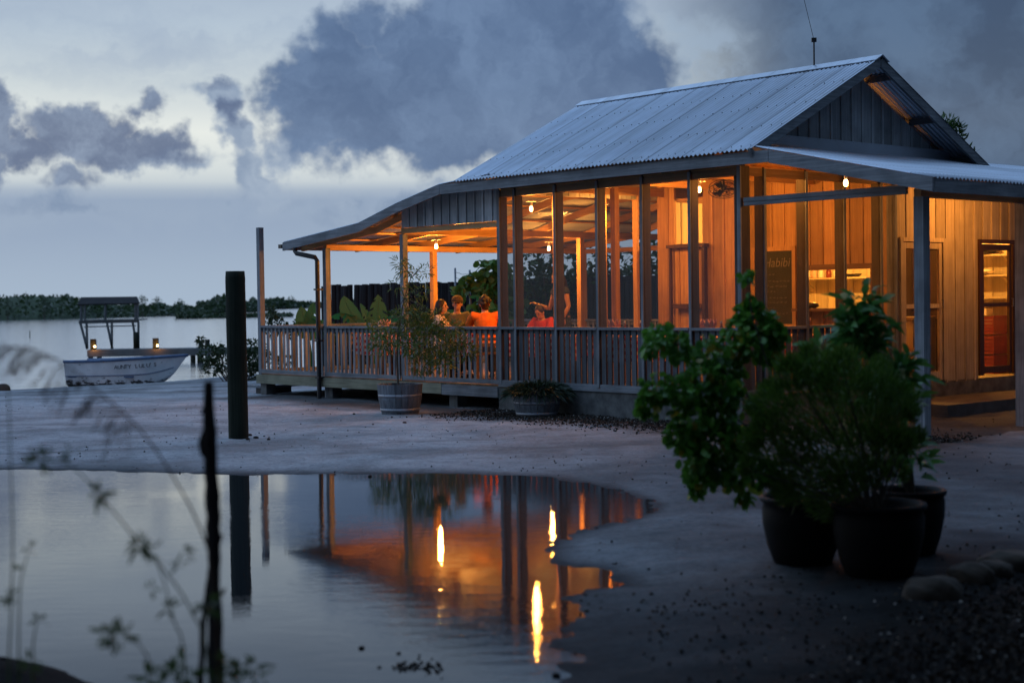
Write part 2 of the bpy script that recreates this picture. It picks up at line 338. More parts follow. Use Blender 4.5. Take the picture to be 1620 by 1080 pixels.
# ------------------------------------------------------------------ mesh helpers
class MB:
    def __init__(s): s.v = []; s.f = []
    def add(s, v, f):
        o = len(s.v); s.v += [tuple(x) for x in v]; s.f += [tuple(i + o for i in q) for q in f]; return s
    def box(s, x0, x1, y0, y1, z0, z1, mat=None):
        v = [(x, y, z) for x in (x0, x1) for y in (y0, y1) for z in (z0, z1)]
        if mat is not None: v = [mat @ Vector(q) for q in v]
        return s.add(v, [(0, 1, 3, 2), (4, 6, 7, 5), (0, 4, 5, 1), (2, 3, 7, 6), (0, 2, 6, 4), (1, 5, 7, 3)])
    def beam(s, a, b, w, h, up=(0, 0, 1)):
        a, b = Vector(a), Vector(b); d = (b - a).normalized(); x = d.cross(Vector(up))
        if x.length < 1e-4: x = d.cross(Vector((1, 0, 0)))
        x.normalize(); y = x.cross(d)
        v = [p + x * sx * w / 2 + y * sy * h / 2 for p in (a, b) for sx in (-1, 1) for sy in (-1, 1)]
        return s.add(v, [(0, 1, 3, 2), (4, 6, 7, 5), (0, 4, 5, 1), (2, 3, 7, 6), (0, 2, 6, 4), (1, 5, 7, 3)])
    def tube(s, pts, r, n=8, cap=True, flat=1.0):
        pts = [Vector(p) for p in pts]; r = r if hasattr(r, '__len__') else [r] * len(pts)
        v = []; f = []; prev = None
        for i, p in enumerate(pts):
            d = (pts[min(i + 1, len(pts) - 1)] - pts[max(i - 1, 0)]).normalized()
            x = (prev - d * prev.dot(d)) if prev is not None else d.cross(Vector((0, 0, 1)))
            if x.length < 1e-3: x = d.cross(Vector((0, 1, 0)))
            x.normalize(); prev = x; y = d.cross(x)
            for k in range(n):
                t = 2 * math.pi * k / n; v.append(p + (x * math.cos(t) + y * math.sin(t) * flat) * r[i])
        for i in range(len(pts) - 1):
            for k in range(n): f.append((i * n + k, i * n + (k + 1) % n, (i + 1) * n + (k + 1) % n, (i + 1) * n + k))
        if cap: f.append(tuple(range(n))[::-1]); f.append(tuple((len(pts) - 1) * n + k for k in range(n)))
        return s.add(v, f)
    def lathe(s, prof, c=(0, 0, 0), n=32, sx=1, sy=1):
        v = []; f = []
        for r, z in prof:
            for k in range(n):
                t = 2 * math.pi * k / n; v.append((c[0] + r * math.cos(t) * sx, c[1] + r * math.sin(t) * sy, c[2] + z))
        for i in range(len(prof) - 1):
            for k in range(n): f.append((i * n + k, i * n + (k + 1) % n, (i + 1) * n + (k + 1) % n, (i + 1) * n + k))
        f.append(tuple(range(n))[::-1]); f.append(tuple((len(prof) - 1) * n + k for k in range(n)))
        return s.add(v, f)
    def ell(s, c, r, nu=16, nv=10, rot=None):
        v = []; f = []; c = Vector(c)
        for i in range(nv + 1):
            ph = math.pi * i / nv
            for k in range(nu):
                t = 2 * math.pi * k / nu
                q = Vector((r[0] * math.sin(ph) * math.cos(t), r[1] * math.sin(ph) * math.sin(t), r[2] * math.cos(ph)))
                if rot is not None: q = rot @ q
                v.append(c + q)
        for i in range(nv):
            for k in range(nu): f.append((i * nu + k, (i + 1) * nu + k, (i + 1) * nu + (k + 1) % nu, i * nu + (k + 1) % nu))
        return s.add(v, f)
    def build(s, name, mat, parent=None, smooth=False, loc=None):
        me = bpy.data.meshes.new(name); me.from_pydata(s.v, [], s.f); me.update()
        if smooth: me.polygons.foreach_set('use_smooth', [True] * len(me.polygons))
        me.materials.append(mat); o = bpy.data.objects.new(name, me); C.objects.link(o)
        if parent is not None: o.parent = parent
        if loc is not None: o.location = loc
        return o
def tag(o, label=None, cat=None, group=None, kind=None):
    if label: o['label'] = label
    if cat: o['category'] = cat
    if group: o['group'] = group
    if kind: o['kind'] = kind
    return o
def empty(name, loc, rz=0, label=None, cat=None, group=None):
    o = bpy.data.objects.new(name, None); C.objects.link(o); o.location = loc; o.rotation_euler = (0, 0, rz); o.empty_display_size = .2
    return tag(o, label, cat, group)
def copy_tree(o, parent=None):
    c = o.copy(); C.objects.link(c); c.parent = parent
    for ch in list(o.children): copy_tree(ch, c)
    return c
def npmesh(name, v, f, mat, parent=None, smooth=False, loc=None):
    """v (N,3) array, f (M,k) array"""
    me = bpy.data.meshes.new(name); me.vertices.add(len(v)); me.vertices.foreach_set('co', np.asarray(v, np.float32).ravel())
    f = np.asarray(f); k = f.shape[1]; me.loops.add(f.size); me.loops.foreach_set('vertex_index', f.ravel().astype(np.int32))
    me.polygons.add(len(f)); me.polygons.foreach_set('loop_start', np.arange(0, f.size, k, dtype=np.int32)); me.polygons.foreach_set('loop_total', np.full(len(f), k, np.int32))
    me.update(calc_edges=True); me.validate()
    if smooth: me.polygons.foreach_set('use_smooth', np.ones(len(f), bool))
    me.materials.append(mat); o = bpy.data.objects.new(name, me); C.objects.link(o)
    if parent is not None: o.parent = parent
    if loc is not None: o.location = loc
    return o
SHAPES = {  # leaf outline: (along, half width), first and last are the ends
    'lance': [(0, 0), (.3, .5), (.65, .42), (1, 0)],
    'round': [(0, .05), (.15, .38), (.45, .52), (.8, .40), (1, 0)],
    'blade': [(0, .35), (.5, .4), (1, 0)],
}
def leaves(name, base, d, length, width, mat, parent=None, shape='lance', fold=.25, droop=.2, loc=None, seed=None):
    """one mesh of many separate leaves; base (N,3), d (N,3) growth direction"""
    g = np.random.default_rng(seed) if seed is not None else nrng
    base = np.asarray(base, float); N_ = len(base); d = np.asarray(d, float); d = d / np.maximum(np.linalg.norm(d, axis=1, keepdims=True), 1e-6)
    r = g.normal(size=(N_, 3)); side = np.cross(d, r); side /= np.maximum(np.linalg.norm(side, axis=1, keepdims=True), 1e-6); up = np.cross(side, d)
    flip = np.where(up[:, 2:3] < 0, -1, 1); up = up * flip
    ln = (np.asarray(length) * g.uniform(.65, 1.25, N_))[:, None]; wd = (np.asarray(width) * g.uniform(.75, 1.2, N_))[:, None]
    prof = SHAPES[shape]; rows = []
    for a, h in prof:
        c = base + d * ln * a - np.array([0, 0, 1]) * (droop * ln * a * a)
        rows.append(c - side * wd * h + up * wd * h * fold); rows.append(c); rows.append(c + side * wd * h + up * wd * h * fold)
    V = np.stack(rows, 1); n = V.shape[1]; k = len(prof)
    fs = []
    for i in range(k - 1):
        for j in (0, 1): fs.append((3 * i + j, 3 * i + j + 1, 3 * i + j + 4, 3 * i + j + 3))
    F = (np.arange(N_)[:, None, None] * n + np.array(fs)[None]).reshape(-1, 4)
    return npmesh(name, V.reshape(-1, 3), F, mat, parent, loc=loc)
def ball_pts(c, r, n, g=None, hollow=.35, squash=(1, 1, 1)):
    g = g or nrng; q = g.normal(size=(n, 3)); q /= np.linalg.norm(q, axis=1, keepdims=True)
    rad = r * (hollow + (1 - hollow) * g.uniform(0, 1, n) ** .5)
    p = q * rad[:, None] * np.array(squash); return p + np.array(c), q
F_PX = 2412.0
def at(px, py, Y):
    """point at depth Y metres in front of the camera that sits in this direction"""
    c, s = math.cos(-.0144), math.sin(-.0144); X = px - 810; y_ = py - 540
    x = X * c + y_ * s; y = -X * s + y_ * c; dx, dz = x / F_PX, -y / F_PX
    c, s = math.cos(-.0263), math.sin(-.0263); Yd = c - dz * s; Zd = s + dz * c
    t = Y / Yd; return Vector((dx * t, Y, CAM_H + Zd * t))
YAW = .8545; HO = Vector((2.9722, 19.6665, 0))
AX = Vector((math.cos(YAW), -math.sin(YAW), 0)); BX = Vector((math.sin(YAW), math.cos(YAW), 0))
def H(u, v, z=0): return HO + AX * u + BX * v + Vector((0, 0, z))
def lamp(name, loc, energy, col=(1, .365, .056), r=.03, parent=None):
    l = bpy.data.lights.new(name, 'POINT'); l.energy = energy; l.color = col; l.shadow_soft_size = r
    o = bpy.data.objects.new(name, l); C.objects.link(o); o.location = loc
    if parent is not None: o.parent = parent
    return o
def noise2(x, y, seed=0, octaves=5, freq=1.0):
    g = np.random.default_rng(seed); out = np.zeros_like(x); amp = 1.0
    for o_ in range(octaves):
        for k in range(3):
            th = g.uniform(0, 2 * np.pi); ph = g.uniform(0, 2 * np.pi); fr = freq * g.uniform(.8, 1.25)
            out += amp * np.sin((x * np.cos(th) + y * np.sin(th)) * fr + ph + 1.3 * np.sin((x * np.sin(th) - y * np.cos(th)) * fr * .7 + ph * 2)) / 3
        amp *= .55; freq *= 2.1
    return out

# ------------------------------------------------------------------ ground, puddle, lake
PUD = [(-9.5, 16.9), (-7.2, 16.4), (-5.82, 16.04), (-5.4, 15.98), (-4.33, 15.72), (-3.4, 15.37), (-2.59, 15.1), (-1.84, 15.12), (-0.71, 15.03), (0.29, 14.63), (0.84, 13.76), (1.13, 12.84), (1.2, 12.47), (1.11, 12.06), (0.85, 11.6), (0.49, 11.12), (0.31, 10.72), (0.23, 10.18), (0.28, 9.78), (0.5, 9.55), (0.63, 9.25), (0.65, 9.0), (0.42, 8.86), (0.31, 8.64), (0.27, 8.32), (0.3, 7.9), (0.2, 7.54), (0.26, 7.19), (0.19, 6.89), (0.12, 6.55), (-0.55, 6.0), (-1.4, 5.8), (-1.95, 6.35), (-2.35, 6.9), (-3.5, 7.4), (-7, 9), (-10, 11.5), (-11, 15)]
def sdist(X, Y, poly):
    P = np.array(poly); d = np.full(X.shape, 1e9); ins = np.zeros(X.shape, bool)
    for i in range(len(P)):
        a, b = P[i], P[(i + 1) % len(P)]; e = b - a
        t = np.clip(((X - a[0]) * e[0] + (Y - a[1]) * e[1]) / (e @ e), 0, 1)
        d = np.minimum(d, np.hypot(X - a[0] - t * e[0], Y - a[1] - t * e[1]))
        c = ((a[1] > Y) != (b[1] > Y)) & (X < (b[0] - a[0]) * (Y - a[1]) / (b[1] - a[1] + 1e-12) + a[0]); ins ^= c
    return np.where(ins, d, -d)
WATER_Z = -.030
def tracks(X, Y):
    out = np.zeros_like(X)
    for c0, c1, amp, ph in ((17.2, .10, .35, .3), (18.5, .10, .35, .3), (20.9, -.16, .5, 1.7), (22.2, -.16, .5, 1.7), (25.6, .22, .6, 2.6)):
        d = Y - (c0 + c1 * X + amp * np.sin(X * .33 + ph)); out = np.maximum(out, np.exp(-(d / .13) ** 2))
    return out
def ground_h(X, Y, full=False):
    sd_ = sdist(X, Y, PUD)
    base = .012 * noise2(X, Y, 3, 4, .9) + .007 * noise2(X, Y * 1.8, 9, 4, 5)
    base = base - .014 * tracks(X, Y) + .0045 * noise2(X, Y, 55, 4, 16)
    edge = np.clip(sd_, -1.2, .5)
    h = base - np.where(edge > 0, .03 + edge * .16, .03 * np.clip(1 + edge / .7, 0, 1) ** 1.5)
    near = np.clip(np.abs(sd_) / .3, 0, 1); h = np.where(np.abs(sd_) < .3, h * near + (1 - near) * (WATER_Z - np.sign(sd_) * np.abs(sd_) * .07 + .0075 * noise2(X, Y, 21, 5, 11)), h)
    yw = np.interp(X, [-40, -15.5, -13.85, -12.35, -10.7, -9.2, -7, -5.5], [44, 46, 47, 48.7, 50.6, 54.1, 57, 62]) + .35 * noise2(X, X * 0, 5, 3, 1.1)
    t = np.clip((Y - 27) / (yw - 27), 0, 1.6); slope = -.8 * t - np.where(t > 1, (t - 1) * 1.5, 0)
    landw = np.clip((X + 7.2 + (Y - 50) * .05) / 3.5, 0, 1); landw = landw * landw * (3 - 2 * landw)
    h = h + slope * (1 - landw) + np.where(Y > 27, landw * .0, 0)
    # low bank at the near edge of the pool, at the left
    h = h + .16 * np.exp(-(((X + 2.45) / .55) ** 2 + ((Y - 6.55) / .55) ** 2))
    return h, sd_
def gh(x, y): return float(ground_h(np.array([float(x)]), np.array([float(y)]))[0][0])
def build_ground():
    nr, nc = 520, 760
    Y = np.concatenate([-12 + np.linspace(0, 1, 30) ** .8 * 15.2, 3.3 * (75 / 3.3) ** np.linspace(0.005, 1, nr - 30)])
    t = np.linspace(-1, 1, nc); X = (.42 * t + .9 * t ** 5)[None] * np.maximum(Y, 3.3)[:, None] + (14 * t ** 5)[None]
    Yg = np.repeat(Y[:, None], nc, 1); h, s_ = ground_h(X, Yg)
    V = np.stack([X, Yg, h], -1).reshape(-1, 3)
    i = np.arange((nr - 1) * nc).reshape(nr - 1, nc)[:, :-1].ravel()
    F = np.stack([i, i + 1, i + nc + 1, i + nc], 1)
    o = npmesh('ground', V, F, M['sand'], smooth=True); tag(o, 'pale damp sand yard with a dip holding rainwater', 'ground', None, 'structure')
    wet_shade = np.clip(1 + s_ / .55, 0, 1) ** 1.5
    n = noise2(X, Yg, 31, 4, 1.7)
    wet_shade = np.maximum(wet_shade, np.clip((11.4 - Yg) / 3.4 + .12 * n, 0, 1) * .95 * (X > -.5))  # foreground shade painted into the sand, deeper toward the viewpoint
    wet_shade = np.maximum(wet_shade, np.clip((X + 1.2) / 3.2, 0, 1) * np.clip((23 - Yg) / 8, 0, 1) * (.92 + .2 * n))  # yard shade painted into the sand, deeper toward the right
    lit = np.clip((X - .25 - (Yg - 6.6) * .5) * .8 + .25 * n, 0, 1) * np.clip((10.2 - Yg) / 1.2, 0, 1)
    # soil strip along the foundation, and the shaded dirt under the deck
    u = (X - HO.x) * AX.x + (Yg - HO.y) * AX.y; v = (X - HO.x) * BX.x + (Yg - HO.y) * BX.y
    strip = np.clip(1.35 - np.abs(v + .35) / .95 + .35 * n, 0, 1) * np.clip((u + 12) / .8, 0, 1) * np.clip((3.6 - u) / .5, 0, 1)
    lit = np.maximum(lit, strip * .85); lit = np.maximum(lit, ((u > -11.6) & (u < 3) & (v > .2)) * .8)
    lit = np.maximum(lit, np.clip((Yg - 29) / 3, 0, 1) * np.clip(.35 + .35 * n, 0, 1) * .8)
    lit = np.maximum(lit, np.clip((-1.5 - X) * 2, 0, 1) * np.clip((7.5 - Yg) * 2, 0, 1))  # near left bank darkened through the litter mask
    track = tracks(X, Yg) * np.clip(.55 + .5 * noise2(X, Yg, 77, 4, 2.5), 0, 1)
    for nm, a in (('wet_shade', wet_shade), ('litter', lit), ('track', track)):
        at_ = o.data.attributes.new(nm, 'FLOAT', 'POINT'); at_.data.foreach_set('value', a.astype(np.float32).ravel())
    # pool surface
    P = [(x, y) for x, y in PUD]; cx = -2.5; cy = 11
    mb = MB(); mb.add([(x + (x - cx) * .12, y + (y - cy) * .12, WATER_Z) for x, y in P], [tuple(range(len(P)))[::-1]])
    w = mb.build('puddle', M['puddle_water']); tag(w, 'still rain puddle mirroring the lit verandah', 'puddle', None, 'structure')
    bm = bmesh.new(); bm.from_mesh(w.data); bmesh.ops.triangulate(bm, faces=bm.faces[:]); bmesh.ops.recalc_face_normals(bm, faces=bm.faces[:]); bm.to_mesh(w.data); bm.free()
    if w.data.polygons[0].normal.z < 0: w.data.flip_normals()
    mb = MB(); mb.add([(-3500, 28, -.8), (3500, 28, -.8), (3500, 4500, -.8), (-3500, 4500, -.8)], [(0, 1, 2, 3)])
    tag(mb.build('lagoon', M['lake_water']), 'pale rippled lagoon stretching to the far mangroves', 'water', None, 'structure')
    mb = MB(); mb.add([(-3500, -800, -1.6), (3500, -800, -1.6), (3500, 4500, -1.6), (-3500, 4500, -1.6)], [(0, 1, 2, 3)])
    tag(mb.build('terrain', M['soil']), 'dark bed of earth under the sand and the lagoon', 'ground', None, 'structure')
build_ground()

# ------------------------------------------------------------------ restaurant
house = empty('restaurant_building', HO, -YAW, 'open timber restaurant with screened walls and corrugated iron roof', 'building')
def hb(name, mb, mat, parent=house, smooth=False, label=None):
    o = mb.build(name, M[mat] if isinstance(mat, str) else mat, parent, smooth)
    if label: o['label'] = label
    return o
def corr(name, prof, axis_range, axis, pitch=.0762, amp=.0135, parent=house, n=8, mat='iron', thick=.004, label=None):
    """corrugated sheet. prof: list of (slope coordinate, z); waves run across `axis` ('u' or 'v')"""
    a0, a1 = axis_range; cnt = int((a1 - a0) / pitch * n); A = np.linspace(a0, a1, cnt + 1); w = amp * np.sin(2 * np.pi * (A - a0) / pitch)
    w = w + .003 * np.sin(A * 2.1) ; V = []
    P = []
    for i in range(len(prof) - 1):
        for t in np.linspace(0, 1, 7)[:-1]: P.append((prof[i][0] * (1 - t) + prof[i + 1][0] * t, prof[i][1] * (1 - t) + prof[i + 1][1] * t))
    P.append(prof[-1]); rows = len(P)
    for lay in (0, -thick):
        for s_, z in P:
            z_ = z + w + lay; s__ = np.full_like(A, s_)
            V.append(np.stack([A, s__, z_] if axis == 'u' else [s__, A, z_], 1))
    V = np.concatenate(V); m_ = cnt + 1; Fs = []
    for lay in (0, 1):
        i = (np.arange((rows - 1) * m_).reshape(rows - 1, m_)[:, :-1]).ravel() + lay * rows * m_
        q = np.stack([i, i + 1, i + m_ + 1, i + m_], 1); Fs.append(q if (lay == 0) == (axis == 'u') else q[:, ::-1])
    top = rows * m_
    for r0 in (0, (rows - 1) * m_):
        i = np.arange(cnt) + r0; Fs.append(np.stack([i, i + top, i + 1 + top, i + 1], 1))
    o = npmesh(name, V, np.concatenate(Fs), M[mat], parent, smooth=True)
    if label: o['label'] = label
    return o
UD, UC, UB, UA = -4.79, -7.30, -9.58, -11.70
VB = 6.4; VW = 3.44; ZF = .38
ZR, ZE, VR = 4.915, 3.515, 2.41
# roofs
roof_front = corr('main_roof', [(-.35, ZE), (VR, ZR)], (-5.43, .47), 'u')
corr('main_roof', [(VR, ZR - .004), (2 * VR + .35, ZE)], (-5.43, .47), 'u')
mb = MB()
for dv, dz in ((-.13, -.05), (.13, -.05)):
    pass
mb.add([(-5.45, VR - .16, ZR - .052), (-5.45, VR, ZR + .035), (-5.45, VR + .16, ZR - .052), (.49, VR - .16, ZR - .052), (.49, VR, ZR + .035), (.49, VR + .16, ZR - .052),
        (-5.45, VR - .15, ZR - .062), (-5.45, VR, ZR + .022), (-5.45, VR + .15, ZR - .062), (.49, VR - .15, ZR - .062), (.49, VR, ZR + .022), (.49, VR + .15, ZR - .062)],
       [(0, 1, 4, 3), (1, 2, 5, 4), (6, 9, 10, 7), (7, 10, 11, 8), (0, 3, 9, 6), (2, 8, 11, 5), (3, 4, 10, 9), (4, 5, 11, 10), (0, 6, 7, 1), (1, 7, 8, 2)])
hb('ridge_cap', mb, 'iron')
mb = MB()
for row in (.03, .25, .5, .72, .93):     # roofing screws
    v = -.35 + (VR + .35) * row; z = ZE + (ZR - ZE) * row + .012
    for k in range(37):
        u = -5.36 + k * .16; mb.lathe([(.008, 0), (.008, .006), (.005, .010)], (u + rng.uniform(-.012, .012), v + rng.uniform(-.01, .01), z), 6)
bm = bmesh.new(); bm.from_mesh(roof_front.data); nf = len(bm.faces); tmp = bpy.data.meshes.new('tmp'); tmp.from_pydata(mb.v, [], mb.f); bm.from_mesh(tmp); bm.faces.ensure_lookup_table()
for f_ in bm.faces[nf:]: f_.material_index = 1
roof_front.data.materials.append(M['black']); bm.to_mesh(roof_front.data); bm.free(); bpy.data.meshes.remove(tmp)
LP = [(-4.70, 3.58), (-5.91, 3.504), (-7.035, 3.274), (-8.093, 3.006), (-10.40, 2.775)]
corr('verandah_roof', [(u, z) for u, z in LP][::-1], (-.28, VB + .2), 'v')
def pz0(u): return 3.66 + (3.49 - 3.66) * u / .75
PP = [(.0, 3.66), (.75, 3.49), (3.07, 2.985)]
corr('porch_roof', PP, (.06, 9.5), 'v'); corr('porch_roof', [(.478, pz0(.478))] + PP[1:], (-.28, .055), 'v')
corr('kitchen_roof', [(4.7, 3.62), (9.0, 3.05)], (-4.8, -.02), 'u')
# fascias
def lz(u): return float(np.interp(u, [p[0] for p in LP][::-1], [p[1] for p in LP][::-1]))
def pz(u): return float(np.interp(u, [p[0] for p in PP], [p[1] for p in PP]))
def fascia_strip(pts, y0, y1, h, mat, drop=.006):
    mb = MB(); n = len(pts); v = []
    for u, z in pts:
        for y in (y0, y1):
            for zz in (z - drop, z - drop - h): v.append((u, y, zz))
    f = []
    for i in range(n - 1):
        a, b = 4 * i, 4 * i + 4; f += [(a, b, b + 1, a + 1), (a + 2, a + 3, b + 3, b + 2), (a, a + 2, b + 2, b), (a + 1, b + 1, b + 3, a + 3)]
    f += [(0, 1, 3, 2), (4 * n - 4, 4 * n - 2, 4 * n - 1, 4 * n - 3)]
    mb.add(v, f); return hb('fascia', mb, mat)
fascia_strip([(-5.86, 3.50), (-2.3, 3.50)], -.30, -.262, .15, 'grey_x')
fascia_strip([(-2.296, 3.50), (.70, 3.495)], -.303, -.262, .15, 'grey_x')
fascia_strip([(.704, 3.49), (3.05, 2.985)], -.30, -.262, .155, 'grey_x')
fascia_strip([(-10.40, 2.77), (-8.09, 3.0)], -.30, -.262, .145, 'grey_x')
fascia_strip([(-8.086, 3.0), (-7.035, 3.268), (-5.864, 3.50)], -.303, -.262, .15, 'grey_x')
mb = MB(); mb.box(3.02, 3.058, -.255, 9.4, 2.82, 2.972); hb('fascia', mb, 'grey_y')
mb = MB(); mb.box(-10.43, -10.395, -.255, VB + .15, 2.63, 2.765); hb('fascia', mb, 'grey_y')
# bargeboards of the right gable
mb = MB(); sl = (ZR - ZE) / (VR + .35)
for s_ in (-1, 1):
    v0 = -.33 if s_ < 0 else 2 * VR + .33
    mb.beam((.44, v0, ZE - .055), (.44, VR + s_ * .0, ZR - .06), .04, .13)
hb('bargeboard', mb, 'grey_y')
mb = MB()
for s_ in (-1, 1):   # lookout rafters & purlins that carry the overhang
    for t in (.12, .5, .88):
        v = VR + s_ * (VR + .3) * (1 - t); z = ZR - sl * (VR + .3) * (1 - t) - .07
        mb.beam((-5.4, v, z), (.42, v, z), .05, .09)
hb('purlins', mb, 'grey_x')
mb = MB()
for u in np.arange(-5.3, .3, .62):
    if u > -.03: continue
    for s_ in (-1, 1): mb.beam((u, VR + s_ * (VR + .25), ZE - .12), (u, VR, ZR - .19), .045, .12)
for u in (-4.6, -3.0, -1.5): mb.beam((u, .06, 3.42), (u, 4.8, 3.42), .045, .14)
hb('rafters', mb, 'pine_y')
# gable wall boards (right and left)
def gable(u, name):
    mb = MB(); w = .235
    for k in range(21):
        v0 = .02 + k * w; v1 = v0 + w - .012
        if v0 < -.1: continue
        vm_ = (v0 + v1) / 2
        def top(v): return ZR - sl * abs(v - VR) - .12
        z0 = 3.5 if u > -1 else 3.3
        if max(top(v0), top(v1)) < z0 + .03: continue
        s_ = 1 if u > -1 else -1
        mb.add([(u, v0, z0), (u, v1, z0), (u, v1, max(top(v1), z0)), (u, v0, max(top(v0), z0)), (u - .02 * s_, v0, z0), (u - .02 * s_, v1, z0), (u - .02 * s_, v1, max(top(v1), z0)), (u - .02 * s_, v0, max(top(v0), z0))],
               [(0, 1, 2, 3), (7, 6, 5, 4), (0, 3, 7, 4), (1, 5, 6, 2), (3, 2, 6, 7), (0, 4, 5, 1)])
        vb = v1 + .006; mb.box(u - .004 * s_ + min(0, .022 * s_), u - .004 * s_ + max(0, .022 * s_), vb - .022, vb + .022, z0, max(top(vb) - .02, z0 + .01))
    return hb(name, mb, 'silver_z')
gable(.0, 'gable_wall'); gable(UD + .02, 'gable_wall')
mb = MB(); mb.box(.026, .034, .25, 4.9, 3.66, 3.80); mb.add([(.034, .25, 3.665), (.16, .25, 3.640), (.16, 4.9, 3.640), (.034, 4.9, 3.665), (.034, .25, 3.66), (.16, .25, 3.634), (.16, 4.9, 3.634), (.034, 4.9, 3.66)], [(0, 1, 2, 3), (7, 6, 5, 4), (1, 5, 6, 2), (0, 4, 5, 1), (3, 2, 6, 7)])
for k in range(23): mb.lathe([(.008, 0), (.008, .006)], (.04, .35 + k * .2, 3.78), 6)
hb('flashing', mb, 'iron')
# shed roof carpentry
mb = MB()
for v in (.12, 1.3, 2.43, 3.7, 5.0, 6.25):
    for i in range(len(LP) - 1): mb.beam((LP[i][0], v, LP[i][1] - .105), (LP[i + 1][0], v, LP[i + 1][1] - .105), .05, .12)
hb('verandah_rafters', mb, 'pine_x')
mb = MB()
for u in (-5.4, -6.2, -6.8, -7.6, -8.3, -9.0, -9.8): mb.beam((u, -.2, lz(u) - .032), (u, VB, lz(u) - .032), .09, .025)
hb('verandah_battens', mb, 'pine_y')
mb = MB()
for v in (.12, 1.5, 3.0, 4.6, 6.2, 7.8, 9.2): mb.beam((.04, v, 3.54), (3.0, v, 2.89), .05, .12)
for u in (.6, 1.4, 2.2): mb.beam((u, -.2, pz(u) - .035), (u, 9.3, pz(u) - .035), .09, .025)
hb('porch_rafters', mb, 'pine_x')
def one(name, mat, *args, label=None): mb = MB(); mb.box(*args); return hb(name, mb, mat, label=label)
one('beam', 'pine_y', UC - .045, UC + .045, .06, VB, 2.79, 2.90)
one('beam', 'pine_y', UB - .045, UB + .045, .06, VB, 2.60, 2.70)
one('beam', 'pine_y', 2.56, 2.66, .06, 9.2, 2.80, 2.90)
one('beam', 'pine_x', UB, UD, VB - .09, VB, 2.60, 2.69)
one('beam', 'pine_x', UC, UD, .03, .075, 2.80, 2.885)
one('beam', 'pine_x', UD, 0, .01, .09, 3.24, 3.36)
one('beam', 'pine_y', -.09, -.01, .1, 4.8, 3.24, 3.36)
one('beam', 'grey_x', .05, 2.50, -.005, .04, 2.84, 2.885); one('beam', 'grey_x', .05, 2.50, -.012, .04, 2.888, 2.945)
# upper board infill over the verandah opening
mb = MB(); w = .21
for k in range(12):
    u0 = UC + .05 + k * w; u1 = min(u0 + w - .008, UD + .0)
    mb.add([(u0, .0, 2.89), (u1, .0, 2.89), (u1, .0, lz(u1) - .03), (u0, .0, lz(u0) - .03), (u0, .02, 2.89), (u1, .02, 2.89), (u1, .02, lz(u1) - .03), (u0, .02, lz(u0) - .03)], [(3, 2, 1, 0), (4, 5, 6, 7), (0, 4, 7, 3), (1, 2, 6, 5), (0, 1, 5, 4)])
    mb.box(u1 - .02, u1 + .02, -.018, -.001, 2.885, lz(u1) - .05)
hb('infill_boards', mb, 'silver_z')
# posts
def post(u, v, z0, z1, wu, wv, mat='grey_z', label=None): return one('post', mat, u - wu / 2, u + wu / 2, v, v + wv, z0, z1, label=label)
post(UA, -.01, .21, 3.10, .10, .10, label='tall free end post of the deck rail')
post(UB + .02, .02, -.05, 2.64, .10, .10)
post(UC, .02, .0, 2.79, .09, .10)
post(UD, .002, .3, 3.36, .055, .14, 'stud'); one('trim', 'grey_z', UD - .03, UD + .03, -.022, .0, .3, 3.36)
for u in (-4.43, -3.53, -2.65, -1.766, -.883):
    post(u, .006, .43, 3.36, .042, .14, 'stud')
    one('trim', 'grey_z', u - .022, u + .022, -.022, -.002, .41, 3.34)
post(-.02, .002, .0, 3.36, .06, .16, 'stud'); post(-.10, .03, .4, 3.36, .08, .10, 'stud'); one('trim', 'grey_z', -.05, .01, -.022, .0, .0, 3.36)
for v in (.44, 1.31, 2.15, 3.0):
    one('post', 'stud', -.146, -.006, v, v + .042, .43, 3.36); one('trim', 'grey_z', .002, .022, v - .002, v + .044, .41, 3.34)
one('post', 'grey_z', -.12, .03, 3.33, 3.38, .38, 3.4)
for v in (2.43, VB - .1): post(UB, v, .38, 2.61, .10, .10, 'pine_z')
post(UC, 4.05, .38, 2.79, .1, .1, 'pine_z'); post(UC, VB - .1, .38, 2.6, .1, .1, 'pine_z'); post(UD - .02, VB - .1, .38, 2.6, .1, .1, 'pine_z')
for v in (.35, 1.15, 2.2, 2.95): post(UD, v, .38, 3.42, .10, .05, 'pine_z')
post(-4.25, 1.9, .38, 3.5, .1, .1, 'pine_z')
for v in (0, 2.18, 5.0, 8.0): post(2.66, v, -.05, 2.8, .13, .13)
# deck and floors
mb = MB()
for k in range(56): mb.box(UA - .02 + k * .124, UA + .1 + k * .124, .0, VB, ZF - .03, ZF)
hb('deck_floor', mb, 'floor')
mb = MB()
for k in range(34): mb.box(UD + .03 + k * .14, UD + .165 + k * .14, .02, VW, ZF - .03, ZF)
hb('dining_floor', mb, 'floor')
one('kitchen_floor', 'concrete', UD, 0, VW, 8.5, .1, ZF)
one('rim_beam', 'beam_x', UA - .06, UC + 1.1, -.06, -.01, .20, .36); one('rim_beam', 'grey_x', UC + 1.105, UD - .03, -.055, -.01, .19, .35)
one('rim_beam', 'grey_y', UA - .06, UA - .02, .0, VB, .20, .35)
mb = MB()
for v in (1.2, 2.6, 4.0, 5.4): mb.box(UA, UD, v, v + .05, .2, .348)
hb('joists', mb, 'pine_x')
for u in (UA + .05, UB + .1, UC, -6.0): one('pier', 'concrete', u - .09, u + .11, .02, .22, -.15, .195)
for v in (2.2, 4.4, 6.2):
    for u in (UA + .05, UB + .1, UC): one('pier', 'concrete', u - .1, u + .1, v, v + .2, -.15, .195)
one('foundation', 'concrete', UD - .02, .02, -.035, .12, -.15, .36); one('foundation', 'concrete', -.12, .022, .12, 8.5, -.15, .36)
one('foundation', 'concrete', UD - .02, UD + .1, .12, VB, -.15, .35)
